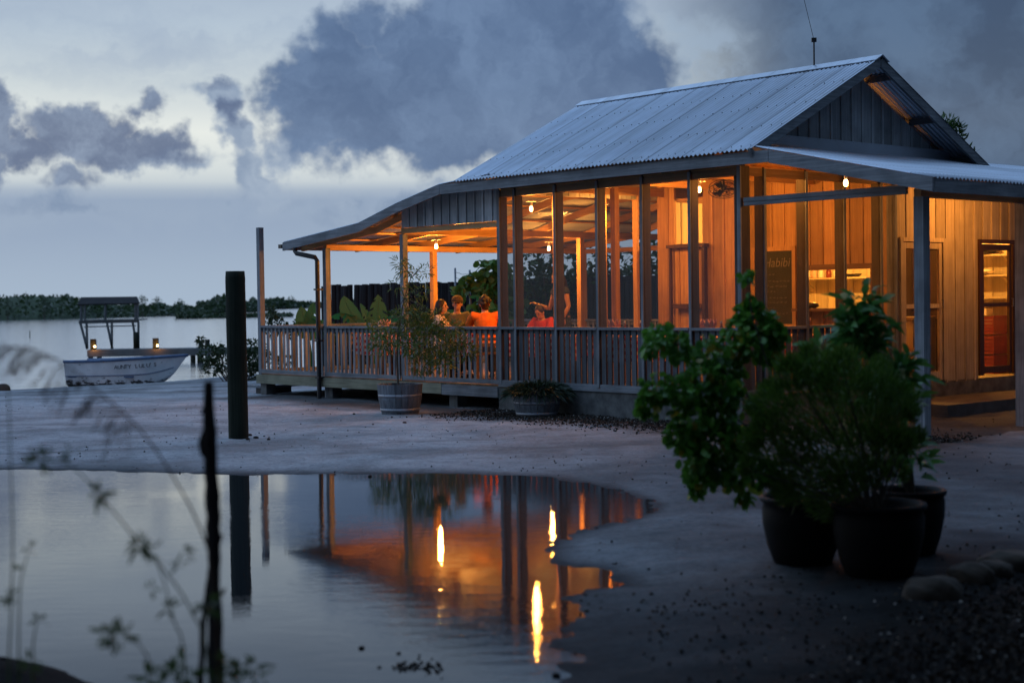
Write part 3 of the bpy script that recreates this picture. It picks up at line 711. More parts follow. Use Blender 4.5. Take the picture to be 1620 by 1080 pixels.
one('step_ledge', 'grey_x', UD, .03, -.06, .0, .362, .40)
mb = MB(); mb.box(.03, 1.15, 2.9, 8.3, -.1, .16); hb('walkway_slab', mb, 'slabmat')
one('deck_step', 'grey_y', UA - .62, UA - .08, .05, .95, .10, .14); one('deck_step', 'concrete', UA - .5, UA - .2, .2, .8, -.1, .1)
# railings
def rail(u0, u1, v, sp, w, zb=.43, zt=1.235, name='railing', mat='grey_z', top='grey_x'):
    mb = MB(); n = max(1, round((u1 - u0) / sp)); sp = (u1 - u0) / n
    for k in range(n):
        u = u0 + sp * (k + .5) + rng.uniform(-.004, .004); mb.box(u - w / 2, u + w / 2, v + .012, v + .032, zb, zt - .002)
    o = hb(name, mb, mat)
    m2 = MB(); m2.box(u0, u1, v - .03, v + .065, zt, zt + .038); hb('top_rail', m2, top, o)
    m3 = MB(); m3.box(u0, u1, v - .012, v + .01, zb - .04, zb + .03); hb('bottom_rail', m3, top, o); m4 = MB(); m4.box(u0, u1, v + .034, v + .05, zt - .07, zt - .003); hb('backing_rail', m4, top, o)
    return o
rail(UA + .052, UB - .035, .0, .135, .052); rail(UB + .072, UC - .048, .0, .128, .052); rail(UC + .048, UD - .03, .0, .132, .056)
cols = [UD, -4.43, -3.53, -2.65, -1.766, -.883, -.03]
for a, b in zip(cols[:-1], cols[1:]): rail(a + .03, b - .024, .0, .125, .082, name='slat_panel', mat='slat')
def rail_v(v0, v1, u, sp, w, zb=.43, zt=1.235, name='railing', mat='grey_z'):
    mb = MB(); n = max(1, round((v1 - v0) / sp)); sp = (v1 - v0) / n
    for k in range(n):
        v = v0 + sp * (k + .5); mb.box(u - .032, u - .012, v - w / 2, v + w / 2, zb, zt - .002)
    o = hb(name, mb, mat)
    m2 = MB(); m2.box(u - .065, u + .03, v0, v1, zt, zt + .038); hb('top_rail', m2, 'grey_y', o)
    m3 = MB(); m3.box(u - .01, u + .012, v0, v1, zb - .04, zb + .03); hb('bottom_rail', m3, 'grey_y', o)
    return o
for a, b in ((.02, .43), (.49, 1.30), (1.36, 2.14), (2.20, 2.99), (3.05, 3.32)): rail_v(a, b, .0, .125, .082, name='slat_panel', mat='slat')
rail_v(.1, 2.4, UA + .03, .14, .05); rail_v(2.5, VB - .05, UA + .03, .14, .05)
rail(UA + .05, UB - .05, VB - .07, .14, .05); rail(UB + .06, UC - .06, VB - .07, .14, .05); rail(UC + .06, UD - .08, VB - .07, .14, .05)
# insect screens
def screen(pts): mb = MB(); mb.add(pts, [(0, 1, 2, 3)]); return hb('insect_screen', mb, 'mesh')
for a, b in zip(cols[:-1], cols[1:]): screen([(a - .01, .002, 1.28), (b + .01, .002, 1.28), (b + .01, .002, 3.34), (a - .01, .002, 3.34)]); screen([(a + .03, .040, .42), (b - .03, .040, .42), (b - .03, .040, 1.16), (a + .03, .040, 1.16)])
for a, b in ((.06, .43), (.49, 1.30), (1.36, 2.14), (2.20, 2.99), (3.05, 3.32)): screen([(-.002, a - .04, 1.28), (-.002, b + .04, 1.28), (-.002, b + .04, 3.34), (-.002, a - .04, 3.34)]); screen([(-.04, a, .42), (-.04, b, .42), (-.04, b, 1.2), (-.04, a, 1.2)])
# board walls with holes
def board_wall(name, axis, fix, a0, a1, z0, ztop, holes, mat, w=.25, face=1, th=.022, batten=True, label=None):
    """axis 'u' -> wall runs along u at v=fix; 'v' -> runs along v at u=fix. face = side of the battens"""
    mb = MB(); n = max(1, round((a1 - a0) / w)); w = (a1 - a0) / n
    def bx(p, q, lo, hi, t0, t1):
        t0, t1 = sorted((t0, t1))
        if hi - lo < .005 or q - p < .003: return
        if axis == 'u': mb.box(p, q, fix + t0, fix + t1, lo, hi)
        else: mb.box(fix + t0, fix + t1, p, q, lo, hi)
    def cells(p, q, t0, t1, cap):
        cuts = sorted({p, q} | {x for h_ in holes for x in h_[:2] if p < x < q})
        for s0, s1 in zip(cuts[:-1], cuts[1:]):
            mid = (s0 + s1) / 2; zs = [(z0, ztop(mid) if callable(ztop) else ztop)]
            for h0, h1, l0, l1 in holes:
                if h0 < mid < h1: zs = [seg for a_, b_ in zs for seg in ((a_, min(b_, l0)), (max(a_, l1), b_)) if seg[1] > seg[0]]
            for lo, hi in zs: bx(s0, s1, lo, hi, t0, t1)
    for k in range(n):
        cells(a0 + k * w, a0 + (k + 1) * w - .004, 0, -th * face, None)
        if batten and k: cells(a0 + k * w - .022, a0 + k * w + .018, .014 * face, .001 * face, None)
    o = hb(name, mb, mat)
    if label: o['label'] = label
    return o
def mtop(v): return ZR - sl * abs(v - VR) - .03
board_wall('partition_wall', 'u', VW, UD + .05, -.13, ZF, mtop(VW), [(-4.36, -3.72, 2.56, 3.5), (-1.66, -.45, 1.49, 2.06)], 'pine_z', .24, -1)
one('wall_backing', 'pine_z', UD + .06, -4.36, VW + .03, VW + .05, ZF, 4.2)
board_wall('door_wall', 'v', .0, 3.40, 8.4, .36, 3.50, [(3.46, 4.60, .36, 2.50), (5.50, 6.52, .36, 2.50)], 'porch_z', .25, 1)
board_wall('kitchen_wall', 'u', 7.3, UD + .05, -.03, ZF, 3.3, [], 'pale_z', .28, -1)
board_wall('kitchen_wall', 'v', UD + .05, VW + .06, 7.3, ZF, 3.4, [], 'pale_z', .28, 1)
mb = MB(); mb.box(UD + .1, -.05, VW + .08, 7.28, 3.28, 3.31); hb('kitchen_ceiling', mb, 'pine_x')
# hatch
mb = MB(); mb.box(-1.74, -.40, 3.18, 3.60, 1.445, 1.488); mb.box(-1.74, -1.66, VW - .05, VW - .016, 1.49, 2.14); mb.box(-.45, -.40, VW - .05, VW - .016, 1.49, 2.14); mb.box(-1.66, -.45, VW - .05, VW - .016, 2.065, 2.14)
hb('serving_hatch', mb, 'brown_wood')
# dark wood doorway / cupboard frame under the open transom
mb = MB(); mb.box(-4.42, -3.58, 3.30, 3.415, 2.49, 2.545); mb.box(-3.66, -3.60, 3.32, 3.40, ZF, 2.488); mb.box(-4.30, -3.67, 3.32, 3.40, 1.50, 1.575); mb.box(-4.40, -4.365, 3.34, 3.40, ZF, 2.488)
hb('recess_frame', mb, 'dark_wood')
# screen doors
one('eave_light_block', 'pine_x', UD, -.01, .10, .13, 3.24, 3.70); one('eave_light_block', 'pine_y', -.16, -.12, .14, 4.7, 3.365, 3.64)  # boards added to stop bulb light leaking out under the roof sheets
def sdoor(v0, v1, z0, z1, mid, fm, open_ang=0, label=None):
    e = empty('door', (0, 0, 0)); e.parent = house; 
    if label: e['label'] = label
    mb = MB(); t = .07; x0, x1 = -.03, .012
    mb.box(x0, x1 + .02, v0 - .06, v0 + .005, z0, z1 + .06); mb.box(x0, x1 + .02, v1 - .005, v1 + .06, z0, z1 + .06); mb.box(x0, x1 + .022, v0 + .006, v1 - .006, z1, z1 + .06)
    o = mb.build('door_frame', M[fm], e)
    mb = MB(); mb.box(x0, x1, v0 + .02, v0 + .02 + t, z0, z1 - .01); mb.box(x0, x1, v1 - .02 - t, v1 - .02, z0, z1 - .01)
    for lo, hi in ((z0 + .03, z0 + .13), (mid - .03, mid + .03), (z1 - .10, z1 - .012)): mb.box(x0 + .002, x1 - .002, v0 + .02 + t, v1 - .02 - t, lo, hi)
    mb.build('door_leaf', M[fm], e)
    mb = MB(); mb.add([(-.015, v0 + .09, z0 + .1), (-.015, v1 - .09, z0 + .1), (-.015, v1 - .09, z1 - .09), (-.015, v0 + .09, z1 - .09)], [(0, 1, 2, 3)]); mb.build('insect_screen', M['mesh'], e)
    mb = MB(); mb.tube([(.03, v1 - .06, mid - .03), (.06, v1 - .06, mid - .03), (.06, v1 - .06, mid + .09), (.03, v1 - .06, mid + .09)], .008, 6); mb.build('handle', M['metal'], e)
    return e
sdoor(3.52, 4.54, .40, 2.44, 1.50, 'porch_z', label='pale framed insect screen door, shut')
sdoor(5.56, 6.46, .42, 2.44, 1.50, 'dark_wood', label='dark framed insect screen door of the lit kitchen')
board_wall('lobby_wall', 'u', 5.0, -1.4, -.03, ZF, 3.2, [], 'stud', .25, -1)
# gutter and downpipe
mb = MB(); mb.box(-10.54, -10.44, -.30, VB + .1, 2.665, 2.735); mb.build('gutter', M['black'], house)
mb = MB(); mb.tube([(-10.02, -.28, 2.66), (-10.02, -.28, 2.60), (-9.98, -.28, 2.56), (-9.62, -.13, 2.48), (-9.585, -.11, 2.42), (-9.585, -.11, -.02)], .042, 10)
for z in (.35, 1.0, 1.9): mb.box(-9.64, -9.53, -.16, -.03, z, z + .03)
mb.build('downpipe', M['black'], house)
# white PVC pipe on the foundation
mb = MB(); mb.tube([(-.40, -.05, .25), (-.40, -.10, .25), (-.22, -.10, .25), (-.20, -.10, .21), (-.20, -.10, -.02)], .025, 8); mb.build('drain_pipe', M['white'], house)
# radio antenna on the ridge
mb = MB(); b = at(1288, 108, H(-.67, 2.41).y); t = at(1288, 58, H(-.67, 2.41).y); mb.tube([(0, 0, 0), (0, 0, t.z - b.z)], .012, 6); mb.box(-.035, .035, -.02, .02, t.z - b.z - .03, t.z - b.z + .03)
tip = at(1272, -6, H(-.67, 2.41).y) - b; mb.tube([(0, 0, t.z - b.z), (tip.x, 0, tip.z)], .004, 5)
a_ = mb.build('radio_antenna', M['black'], None, loc=b - Vector((0, 0, .05))); tag(a_, 'thin leaning whip antenna on the iron roof ridge', 'antenna')

# ------------------------------------------------------------------ lamps
def bulb(u, v, z, energy, label, cord=.12):
    p = H(u, v, z); e = empty('hanging_bulb', p, 0, label, 'lamp', 'bare bulbs hung under the roof')
    MB().lathe([(.004, .03), (.018, .028), (.026, .01), (.030, -.02), (.024, -.045), (.008, -.056)], (0, 0, 0), 14).build('bulb', BULB, e, True)
    MB().lathe([(.02, .03), (.022, .05), (.022, .085), (.012, .095)], (0, 0, 0), 12).build('socket', M['white'], e, True)
    MB().lathe([(.085, .096), (.088, .104), (.02, .112)], (0, 0, 0), 16).build('ceiling_rose', M['white'], e)
    MB().tube([(0, 0, .10), (0, 0, .10 + cord)], .004, 5).build('cord', M['black'], e)
    lamp('bulb_light', (0, 0, -.095), energy, parent=e); return e
E1 = 142
bulb(-8.3, 1.543, 2.66, E1, 'bare bulb beside the pale inner post of the open verandah')
bulb(-7.55, 3.55, 2.62, E1, 'bare bulb low over the woman and child')
bulb(-5.02, .87, 3.12, E1 * .8, 'bare bulb over the narrow corner bay of the dining room')
bulb(-4.6, 2.05, 3.09, E1 * .8, 'bare bulb half behind the third screen post')
bulb(-2.1, 1.55, 3.26, E1, 'bare bulb beside the round cage fan')
bulb(-.55, .80, 3.38, E1 * .8, 'bare bulb at the corner post above the chalkboard', .05)
bulb(1.3, .464, 3.08, E1 * .22, 'bare bulb outside under the porch roof', .10)
bulb(1.0, 4.6, 3.15, E1 * .62, 'bare bulb under the porch roof in front of the screen doors', .08)
def klamp(u, v, z, e, lab):
    p = H(u, v, z); o = empty('kitchen_lamp', p, 0, lab, 'lamp')
    MB().lathe([(.004, .03), (.018, .028), (.030, -.01), (.024, -.045), (.008, -.056)], (0, 0, 0), 12).build('bulb', BULB, o, True)
    MB().lathe([(.03, .03), (.03, .09)], (0, 0, 0), 12).build('socket', M['white'], o); lamp('kitchen_light', (0, 0, -.1), e, (1, .42, .065), parent=o)
klamp(-2.6, 5.5, 3.17, 800, 'bare bulb on the kitchen ceiling behind the serving hatch'); klamp(-.7, 6.6, 3.17, 190, 'bare bulb on the ceiling inside the kitchen doorway')

# ------------------------------------------------------------------ inside: fan, chalkboard, furniture
fan = empty('ceiling_fan', H(-1.62, 1.53, 3.24), 0, 'round black cage fan hung near the roof of the dining room', 'fan')
mb = MB()
import_dir = (at(1145, 295, 20) - Vector((0, 0, CAM_H))).normalized()
fx = Vector((import_dir.y, -import_dir.x, 0)).normalized(); fr = Quaternion(fx, R(62)).to_matrix()
ey = fr @ Vector((-import_dir.x, -import_dir.y, 0)).normalized(); ez = ey.cross(fx)
def ring(r, off, n=40): return [fx * math.cos(2 * math.pi * k / n) * r + ez * math.sin(2 * math.pi * k / n) * r + ey * off for k in range(n + 1)]
for r_, of in ((.21, 0), (.215, .05), (.15, .07), (.09, .08), (.15, -.02)): mb.tube(ring(r_, of), .005, 5, False)
for k in range(20):
    t = 2 * math.pi * k / 20; d = fx * math.cos(t) + ez * math.sin(t); mb.tube([d * .03 + ey * .085, d * .12 + ey * .075, d * .215 + ey * .03, d * .12 - ey * .02, d * .03 - ey * .03], .003, 4)
mb.build('cage', M['black'], fan)
mb = MB()
for k in range(3):
    t = 2.1 * k; d = fx * math.cos(t) + ez * math.sin(t); e_ = fx * math.cos(t + 1.57) + ez * math.sin(t + 1.57)
    mb.add([d * .03 - e_ * .02 + ey * .02, d * .18 - e_ * .07 + ey * .01, d * .19 + e_ * .05 + ey * .03, d * .03 + e_ * .03 + ey * .03], [(0, 1, 2, 3)])
mb.build('blades', M['black'], fan)
mb = MB(); mb.ell((0, 0, 0), (.05, .05, .05)); mb.tube([(0, 0, 0), -ey * .04 + Vector((0, 0, .12)), Vector((0, 0, .20))], .018, 8); mb.box(-.06, .06, -.04, .04, .19, .22)
mb.build('motor_mount', M['black'], fan)

def hbox(name, mat, parent, *a): mb = MB(); mb.box(*a); return mb.build(name, M[mat] if isinstance(mat, str) else mat, parent)
cbd = empty('chalkboard', H(-2.23, 3.395, 1.25), -YAW, 'tall wood framed chalkboard menu on the orange board wall', 'chalkboard')
hbox('slate', 'slate', cbd, -.37, .36, -.012, .0, 0, 1.12)
mb = MB(); mb.box(-.44, -.372, -.03, .005, -.07, 1.19); mb.box(.362, .43, -.03, .005, -.07, 1.19); mb.box(-.371, .361, -.028, .005, 1.122, 1.19); mb.box(-.371, .361, -.028, .005, -.07, -.002); mb.build('frame', M['pine_z'], cbd)
def text(name, s, size, loc, rot, mat, parent, ext=.001, shear=0):
    cu = bpy.data.curves.new(name, 'FONT'); cu.body = s; cu.size = size; cu.extrude = ext; cu.shear = shear; cu.resolution_u = 3
    o = bpy.data.objects.new(name, cu); C.objects.link(o)
    dg = bpy.context.evaluated_depsgraph_get(); me = bpy.data.meshes.new_from_object(o.evaluated_get(dg)); bpy.data.objects.remove(o)
    me.materials.clear(); me.materials.append(mat); o = bpy.data.objects.new(name, me); C.objects.link(o); o.parent = parent; o.location = loc; o.rotation_euler = rot; return o
text('chalk_title', "t'Habibi", .20, (-.31, -.015, .88), (R(90), 0, 0), M['chalk'], cbd, .001, .2)
mb = MB(); g = random.Random(4)
for i, z in enumerate((.76, .66, .58, .50, .40, .33, .25, .16)):
    x = -.32 + g.uniform(0, .04)
    while x < (.0 if i % 3 == 0 else .26):
        w_ = g.uniform(.02, .07); y1 = z + g.uniform(-.004, .004)
        mb.beam((x, -.0135, y1), (x + w_, -.0135, y1 + g.uniform(-.012, .012)), .001, .005, (0, 0, 1)); mb.beam((x + w_ * .5, -.0135, y1 - .012), (x + w_ * .7, -.0135, y1 + .016), .001, .005, (0, 0, 1)); x += w_ + g.uniform(.01, .03)
mb.build('chalk_lines', M['chalk'], cbd)

def shelf(u0, u1, z, lab):
    e = empty('wall_shelf', H((u0 + u1) / 2, 7.12, z), -YAW, lab, 'shelf', 'shelves on the kitchen wall'); w = (u1 - u0) / 2
    hbox('board', 'pale_z', e, -w, w, -.16, .14, -.03, 0)
    for x in (-w + .12, w - .12): mb = MB(); mb.beam((x, .13, -.20), (x, -.12, -.035), .025, .02); mb.build('bracket', M['pale_z'], e)
    return e
shelf(-4.6, -3.1, 2.0, 'pale kitchen shelf holding jars and a pan, seen through the hatch')
shelf(-1.35, -.35, 2.31, 'high shelf with a dark pan in the lit kitchen doorway'); shelf(-1.35, -.35, 1.98, 'shelf of stacked plates under the dark pan'); shelf(-1.35, -.35, 1.62, 'lowest kitchen shelf above the red crates')
def thing_lathe(name, prof, loc, mat, lab, cat, group=None, n=20):
    o = MB().lathe(prof, (0, 0, 0), n).build(name, M[mat], None, True, loc); return tag(o, lab, cat, group)
JAR = [(.045, 0), (.05, .01), (.05, .10), (.038, .115), (.04, .14)]
for k, (du, s_, lb) in enumerate([(-4.45, 'white', 'white jar at the chalkboard end of the hatch shelf'), (-4.3, 'napkin', 'pink jar between two white jars on the hatch shelf'), (-4.15, 'white', 'white jar between the pink and the red jar'), (-3.98, 'red', 'red jar on the kitchen shelf seen through the hatch'), (-3.82, 'white', 'white jar beside the dark pan on the hatch shelf')]):
    thing_lathe('jar', JAR, H(du, 7.06, 2.002), s_, lb, 'jar', 'jars on the kitchen shelf')
thing_lathe('frying_pan', [(.10, 0), (.15, .05), (.155, .055), (.11, .012)], H(-3.45, 7.06, 2.002), 'black', 'dark pan on the right end of the shelf behind the hatch'.replace('right ', ''), 'pan')
thing_lathe('cooking_pot', [(.12, 0), (.2, .06), (.22, .13), (.20, .15), (.10, .17)], H(-.82, 7.06, 2.312), 'black', 'dark round pan on the highest doorway shelf', 'pan')
thing_lathe('plate_stack', [(.08, 0), (.15, .02), (.15, .07), (.13, .08)], H(-.85, 7.06, 1.982), 'white', 'stack of white plates under the dark pan', 'plates')
thing_lathe('mixing_bowl', [(.05, 0), (.14, .06), (.19, .18), (.20, .20), (.17, .19), (.05, .02)], H(-.72, 3.95, 1.49), 'white', 'white rounded bowl behind the serving hatch', 'bowl')
thing_lathe('bread_loaf', [(.06, 0), (.11, .03), (.10, .07), (.03, .09)], H(-1.52, 3.40, 1.488), 'black', 'small dark bowl on the hatch counter', 'bowl')
hc = empty('work_counter', H(-2.2, 4.6, .38), -YAW, 'pale kitchen counter behind the serving hatch', 'counter'); hbox('counter_top', 'pale_z', hc, -1.8, 1.9, -.35, .35, .92, .96); hbox('cabinet', 'pale_z', hc, -1.75, 1.85, -.3, .3, 0, .918)
for k, z in enumerate((.385, .70, 1.015)):
    e = empty('red_crate', H(-.85, 6.95, z), -YAW, ['red plastic crate at the bottom of the kitchen stack', 'red plastic crate in the middle of the kitchen stack', 'red plastic crate topmost of the kitchen stack'][k], 'crate', 'red crates in the kitchen')
    mb = MB()
    for x in (-.35, .33): mb.box(x, x + .02, -.2, .2, 0, .30)
    for y in (-.2, .18):
        for zz in (.0, .06, .12, .18, .24): mb.box(-.33, .33, y, y + .02, zz, zz + .045)
    mb.box(-.33, .33, -.18, .18, 0, .02); mb.build('body', M['red'], e)
tag(hbox('paper_box', 'white', None, -.16, .16, -.1, .1, 0, .11), 'pale flat box on top of the red crates', 'box'); bpy.data.objects['paper_box'].location = H(-.85, 6.95, 1.32); bpy.data.objects['paper_box'].rotation_euler = (0, 0, -YAW)

# tables, cloths, chairs
def make_table(u, v, rz, lab, w=.75, d=.75):
    e = empty('dining_table', H(u, v, ZF), rz, lab, 'table', 'square dining tables')
    hbox('tabletop', 'brown_wood', e, -w / 2, w / 2, -d / 2, d / 2, .715, .745)
    for sx in (-1, 1):
        for sy in (-1, 1): hbox('leg', 'brown_wood', e, sx * (w / 2 - .06) - .025, sx * (w / 2 - .06) + .025, sy * (d / 2 - .06) - .025, sy * (d / 2 - .06) + .025, 0, .714)
    return e
def make_cloth(u, v, rz, lab, w=.80, d=.80):
    mb = MB(); n = 48; ring_ = []
    per = []
    for k in range(n):
        t = k / n * 4; i = int(t); f = t - i; c = [(-1, -1), (1, -1), (1, 1), (-1, 1)]; a, b = c[i], c[(i + 1) % 4]; per.append((a[0] + (b[0] - a[0]) * f, a[1] + (b[1] - a[1]) * f))
    V = [(0, 0, .749)]; 
    for (x, y) in per: V.append((x * w / 2, y * d / 2, .749))
    for lv in (.09, .18, .28, .36):
        for k, (x, y) in enumerate(per):
            o_ = 1 + .03 + .035 * math.sin(k * 1.57 + 1) * lv / .36; V.append((x * w / 2 * o_, y * d / 2 * o_, .749 - lv))
    F = [(0, 1 + k, 1 + (k + 1) % n) for k in range(n)]
    for r_ in range(4):
        for k in range(n): F.append((1 + r_ * n + k, 1 + (r_ + 1) * n + k, 1 + (r_ + 1) * n + (k + 1) % n, 1 + r_ * n + (k + 1) % n))
    mb.add(V, F); o = mb.build('tablecloth', M['check'], None, False, H(u, v, ZF)); o.rotation_euler = (0, 0, rz); return tag(o, lab, 'tablecloth', 'red checked tablecloths')
chair0 = None
def chair(u, v, rz, lab):
    global chair0
    if chair0 is None:
        e = empty('dining_chair', (0, 0, 0), 0)
        hbox('seat', 'brown_wood', e, -.21, .21, -.21, .21, .43, .46)
        for sx in (-1, 1):
            for sy in (-1, 1): hbox('leg', 'brown_wood', e, sx * .18 - .018, sx * .18 + .018, sy * .18 - .018, sy * .18 + .018, 0, .43)
            hbox('back_post', 'brown_wood', e, sx * .19 - .018, sx * .19 + .018, -.23, -.195, .461, .82)
        for k in range(3): hbox('back_slat', 'brown_wood', e, -.17, .17, -.222, -.205, .56 + k * .09, .61 + k * .09)
        chair0 = e; c = e
    else: c = copy_tree(chair0)
    c.location = H(u, v, ZF); c.rotation_euler = (0, 0, rz - YAW); return tag(c, lab, 'chair', 'brown slat back chairs')
def napkins(u, v, z, lab, bottle=None):
    e = empty('napkin_holder', H(u, v, z), rng.uniform(0, 3), lab, 'napkins', 'cups of folded napkins'); e.scale = (1.35,) * 3
    MB().lathe([(.035, 0), (.04, .05), (.042, .06), (.03, .01)], (0, 0, 0), 12).build('cup', M['white'], e)
    mb = MB()
    for k in range(8):
        t = k / 8 * 6.28; d = Vector((math.cos(t), math.sin(t), 0)); s_ = Vector((-d.y, d.x, 0)); mb.add([d * .015 + Vector((0, 0, .03)) - s_ * .03, d * .015 + s_ * .03 + Vector((0, 0, .03)), d * .06 + s_ * .03 + Vector((0, 0, .13)), d * .07 + Vector((0, 0, .19)), d * .06 - s_ * .03 + Vector((0, 0, .13))], [(0, 1, 2, 3, 4)])
    mb.build('napkin', M['napkin'], e)
    return e
def sauce(u, v, z, lab, mat='red'):
    e = empty('sauce_bottle', H(u, v, z), 0, lab, 'bottle', 'sauce bottles on the tables')
    MB().lathe([(.028, 0), (.03, .01), (.03, .12), (.014, .16), (.013, .19)], (0, 0, 0), 12).build('bottle', M[mat], e, True); MB().lathe([(.015, .191), (.015, .215), (.006, .225)], (0, 0, 0), 10).build('cap', M['white'], e)
TB = [(-6.85, 1.22, .1, 'table of the three seated diners behind the rail'), (-8.55, .62, .0, 'empty table on the open verandah behind the rail'), (-5.42, 1.42, .05, 'small table where the child in red sits'), (-2.55, .62, 0, 'dining table behind the middle screen bays'), (-.85, .75, 0, 'dining table in the screened corner'), (-3.9, .75, 0, 'dining table just inside the first wide screen bay'), (-.62, 2.0, 0, 'dining table before the chalkboard wall')]
for u, v, rz, lab in TB:
    make_table(u, v, rz - YAW, lab); make_cloth(u, v, rz - YAW, 'red checked cloth on the ' + lab)
ZT = ZF + .75
napkins(-8.35, .45, ZT, 'pink napkins in a white cup on the empty verandah table'); sauce(-8.5, .42, ZT, 'white capped bottle on the empty verandah table', 'white')
napkins(-2.75, .42, ZT, 'pink napkins fanned in a cup behind the middle bays'); sauce(-2.52, .40, ZT, 'red sauce bottle behind the middle screen bays')
napkins(-3.95, .45, ZT, 'pink napkins just inside the first wide screen bay'); sauce(-2.35, .55, ZT, 'second red sauce bottle behind the middle bays')
napkins(-.95, .45, ZT, 'pink napkins in the screened corner bay'); sauce(-.72, .42, ZT, 'red sauce bottle in the screened corner bay')
napkins(-.35, 1.72, ZT, 'pink napkins before the chalkboard'); napkins(-1.2, .62, ZT, 'folded napkins beside the corner bay sauce bottle')
thing_lathe('dinner_plate', [(.06, 0), (.12, .012), (.125, .018), (.06, .006)], H(-5.78, 1.62, ZT), 'white', 'white plate before the child in red', 'plate')
for u, v, rz, lab in [(-6.02, .76, R(58), 'chair under the person in orange'), (-7.66, 1.46, R(-118), 'chair under the man in the cap'), (-7.22, .52, R(-22), 'chair under the woman in the floral blouse'), (-5.98, 2.08, R(-165), 'chair under the child in red'),
                      (-8.55, 1.25, R(180), 'empty chair behind the bottle on the verandah'), (-9.2, .62, R(-90), 'empty chair nearest the downpipe'), (-2.55, 1.25, R(180), 'empty chair behind the middle screen bays'), (-3.25, .62, R(-90), 'empty chair sideways behind the middle bays'), (-.85, 1.38, R(180), 'empty chair in the screened corner'), (-1.5, .75, R(-90), 'empty chair sideways in the screened corner'), (-3.9, 1.4, R(180), 'empty chair inside the first wide bay'), (-1.25, 2.0, R(-90), 'empty chair before the chalkboard')]:
    chair(u, v, rz, lab)

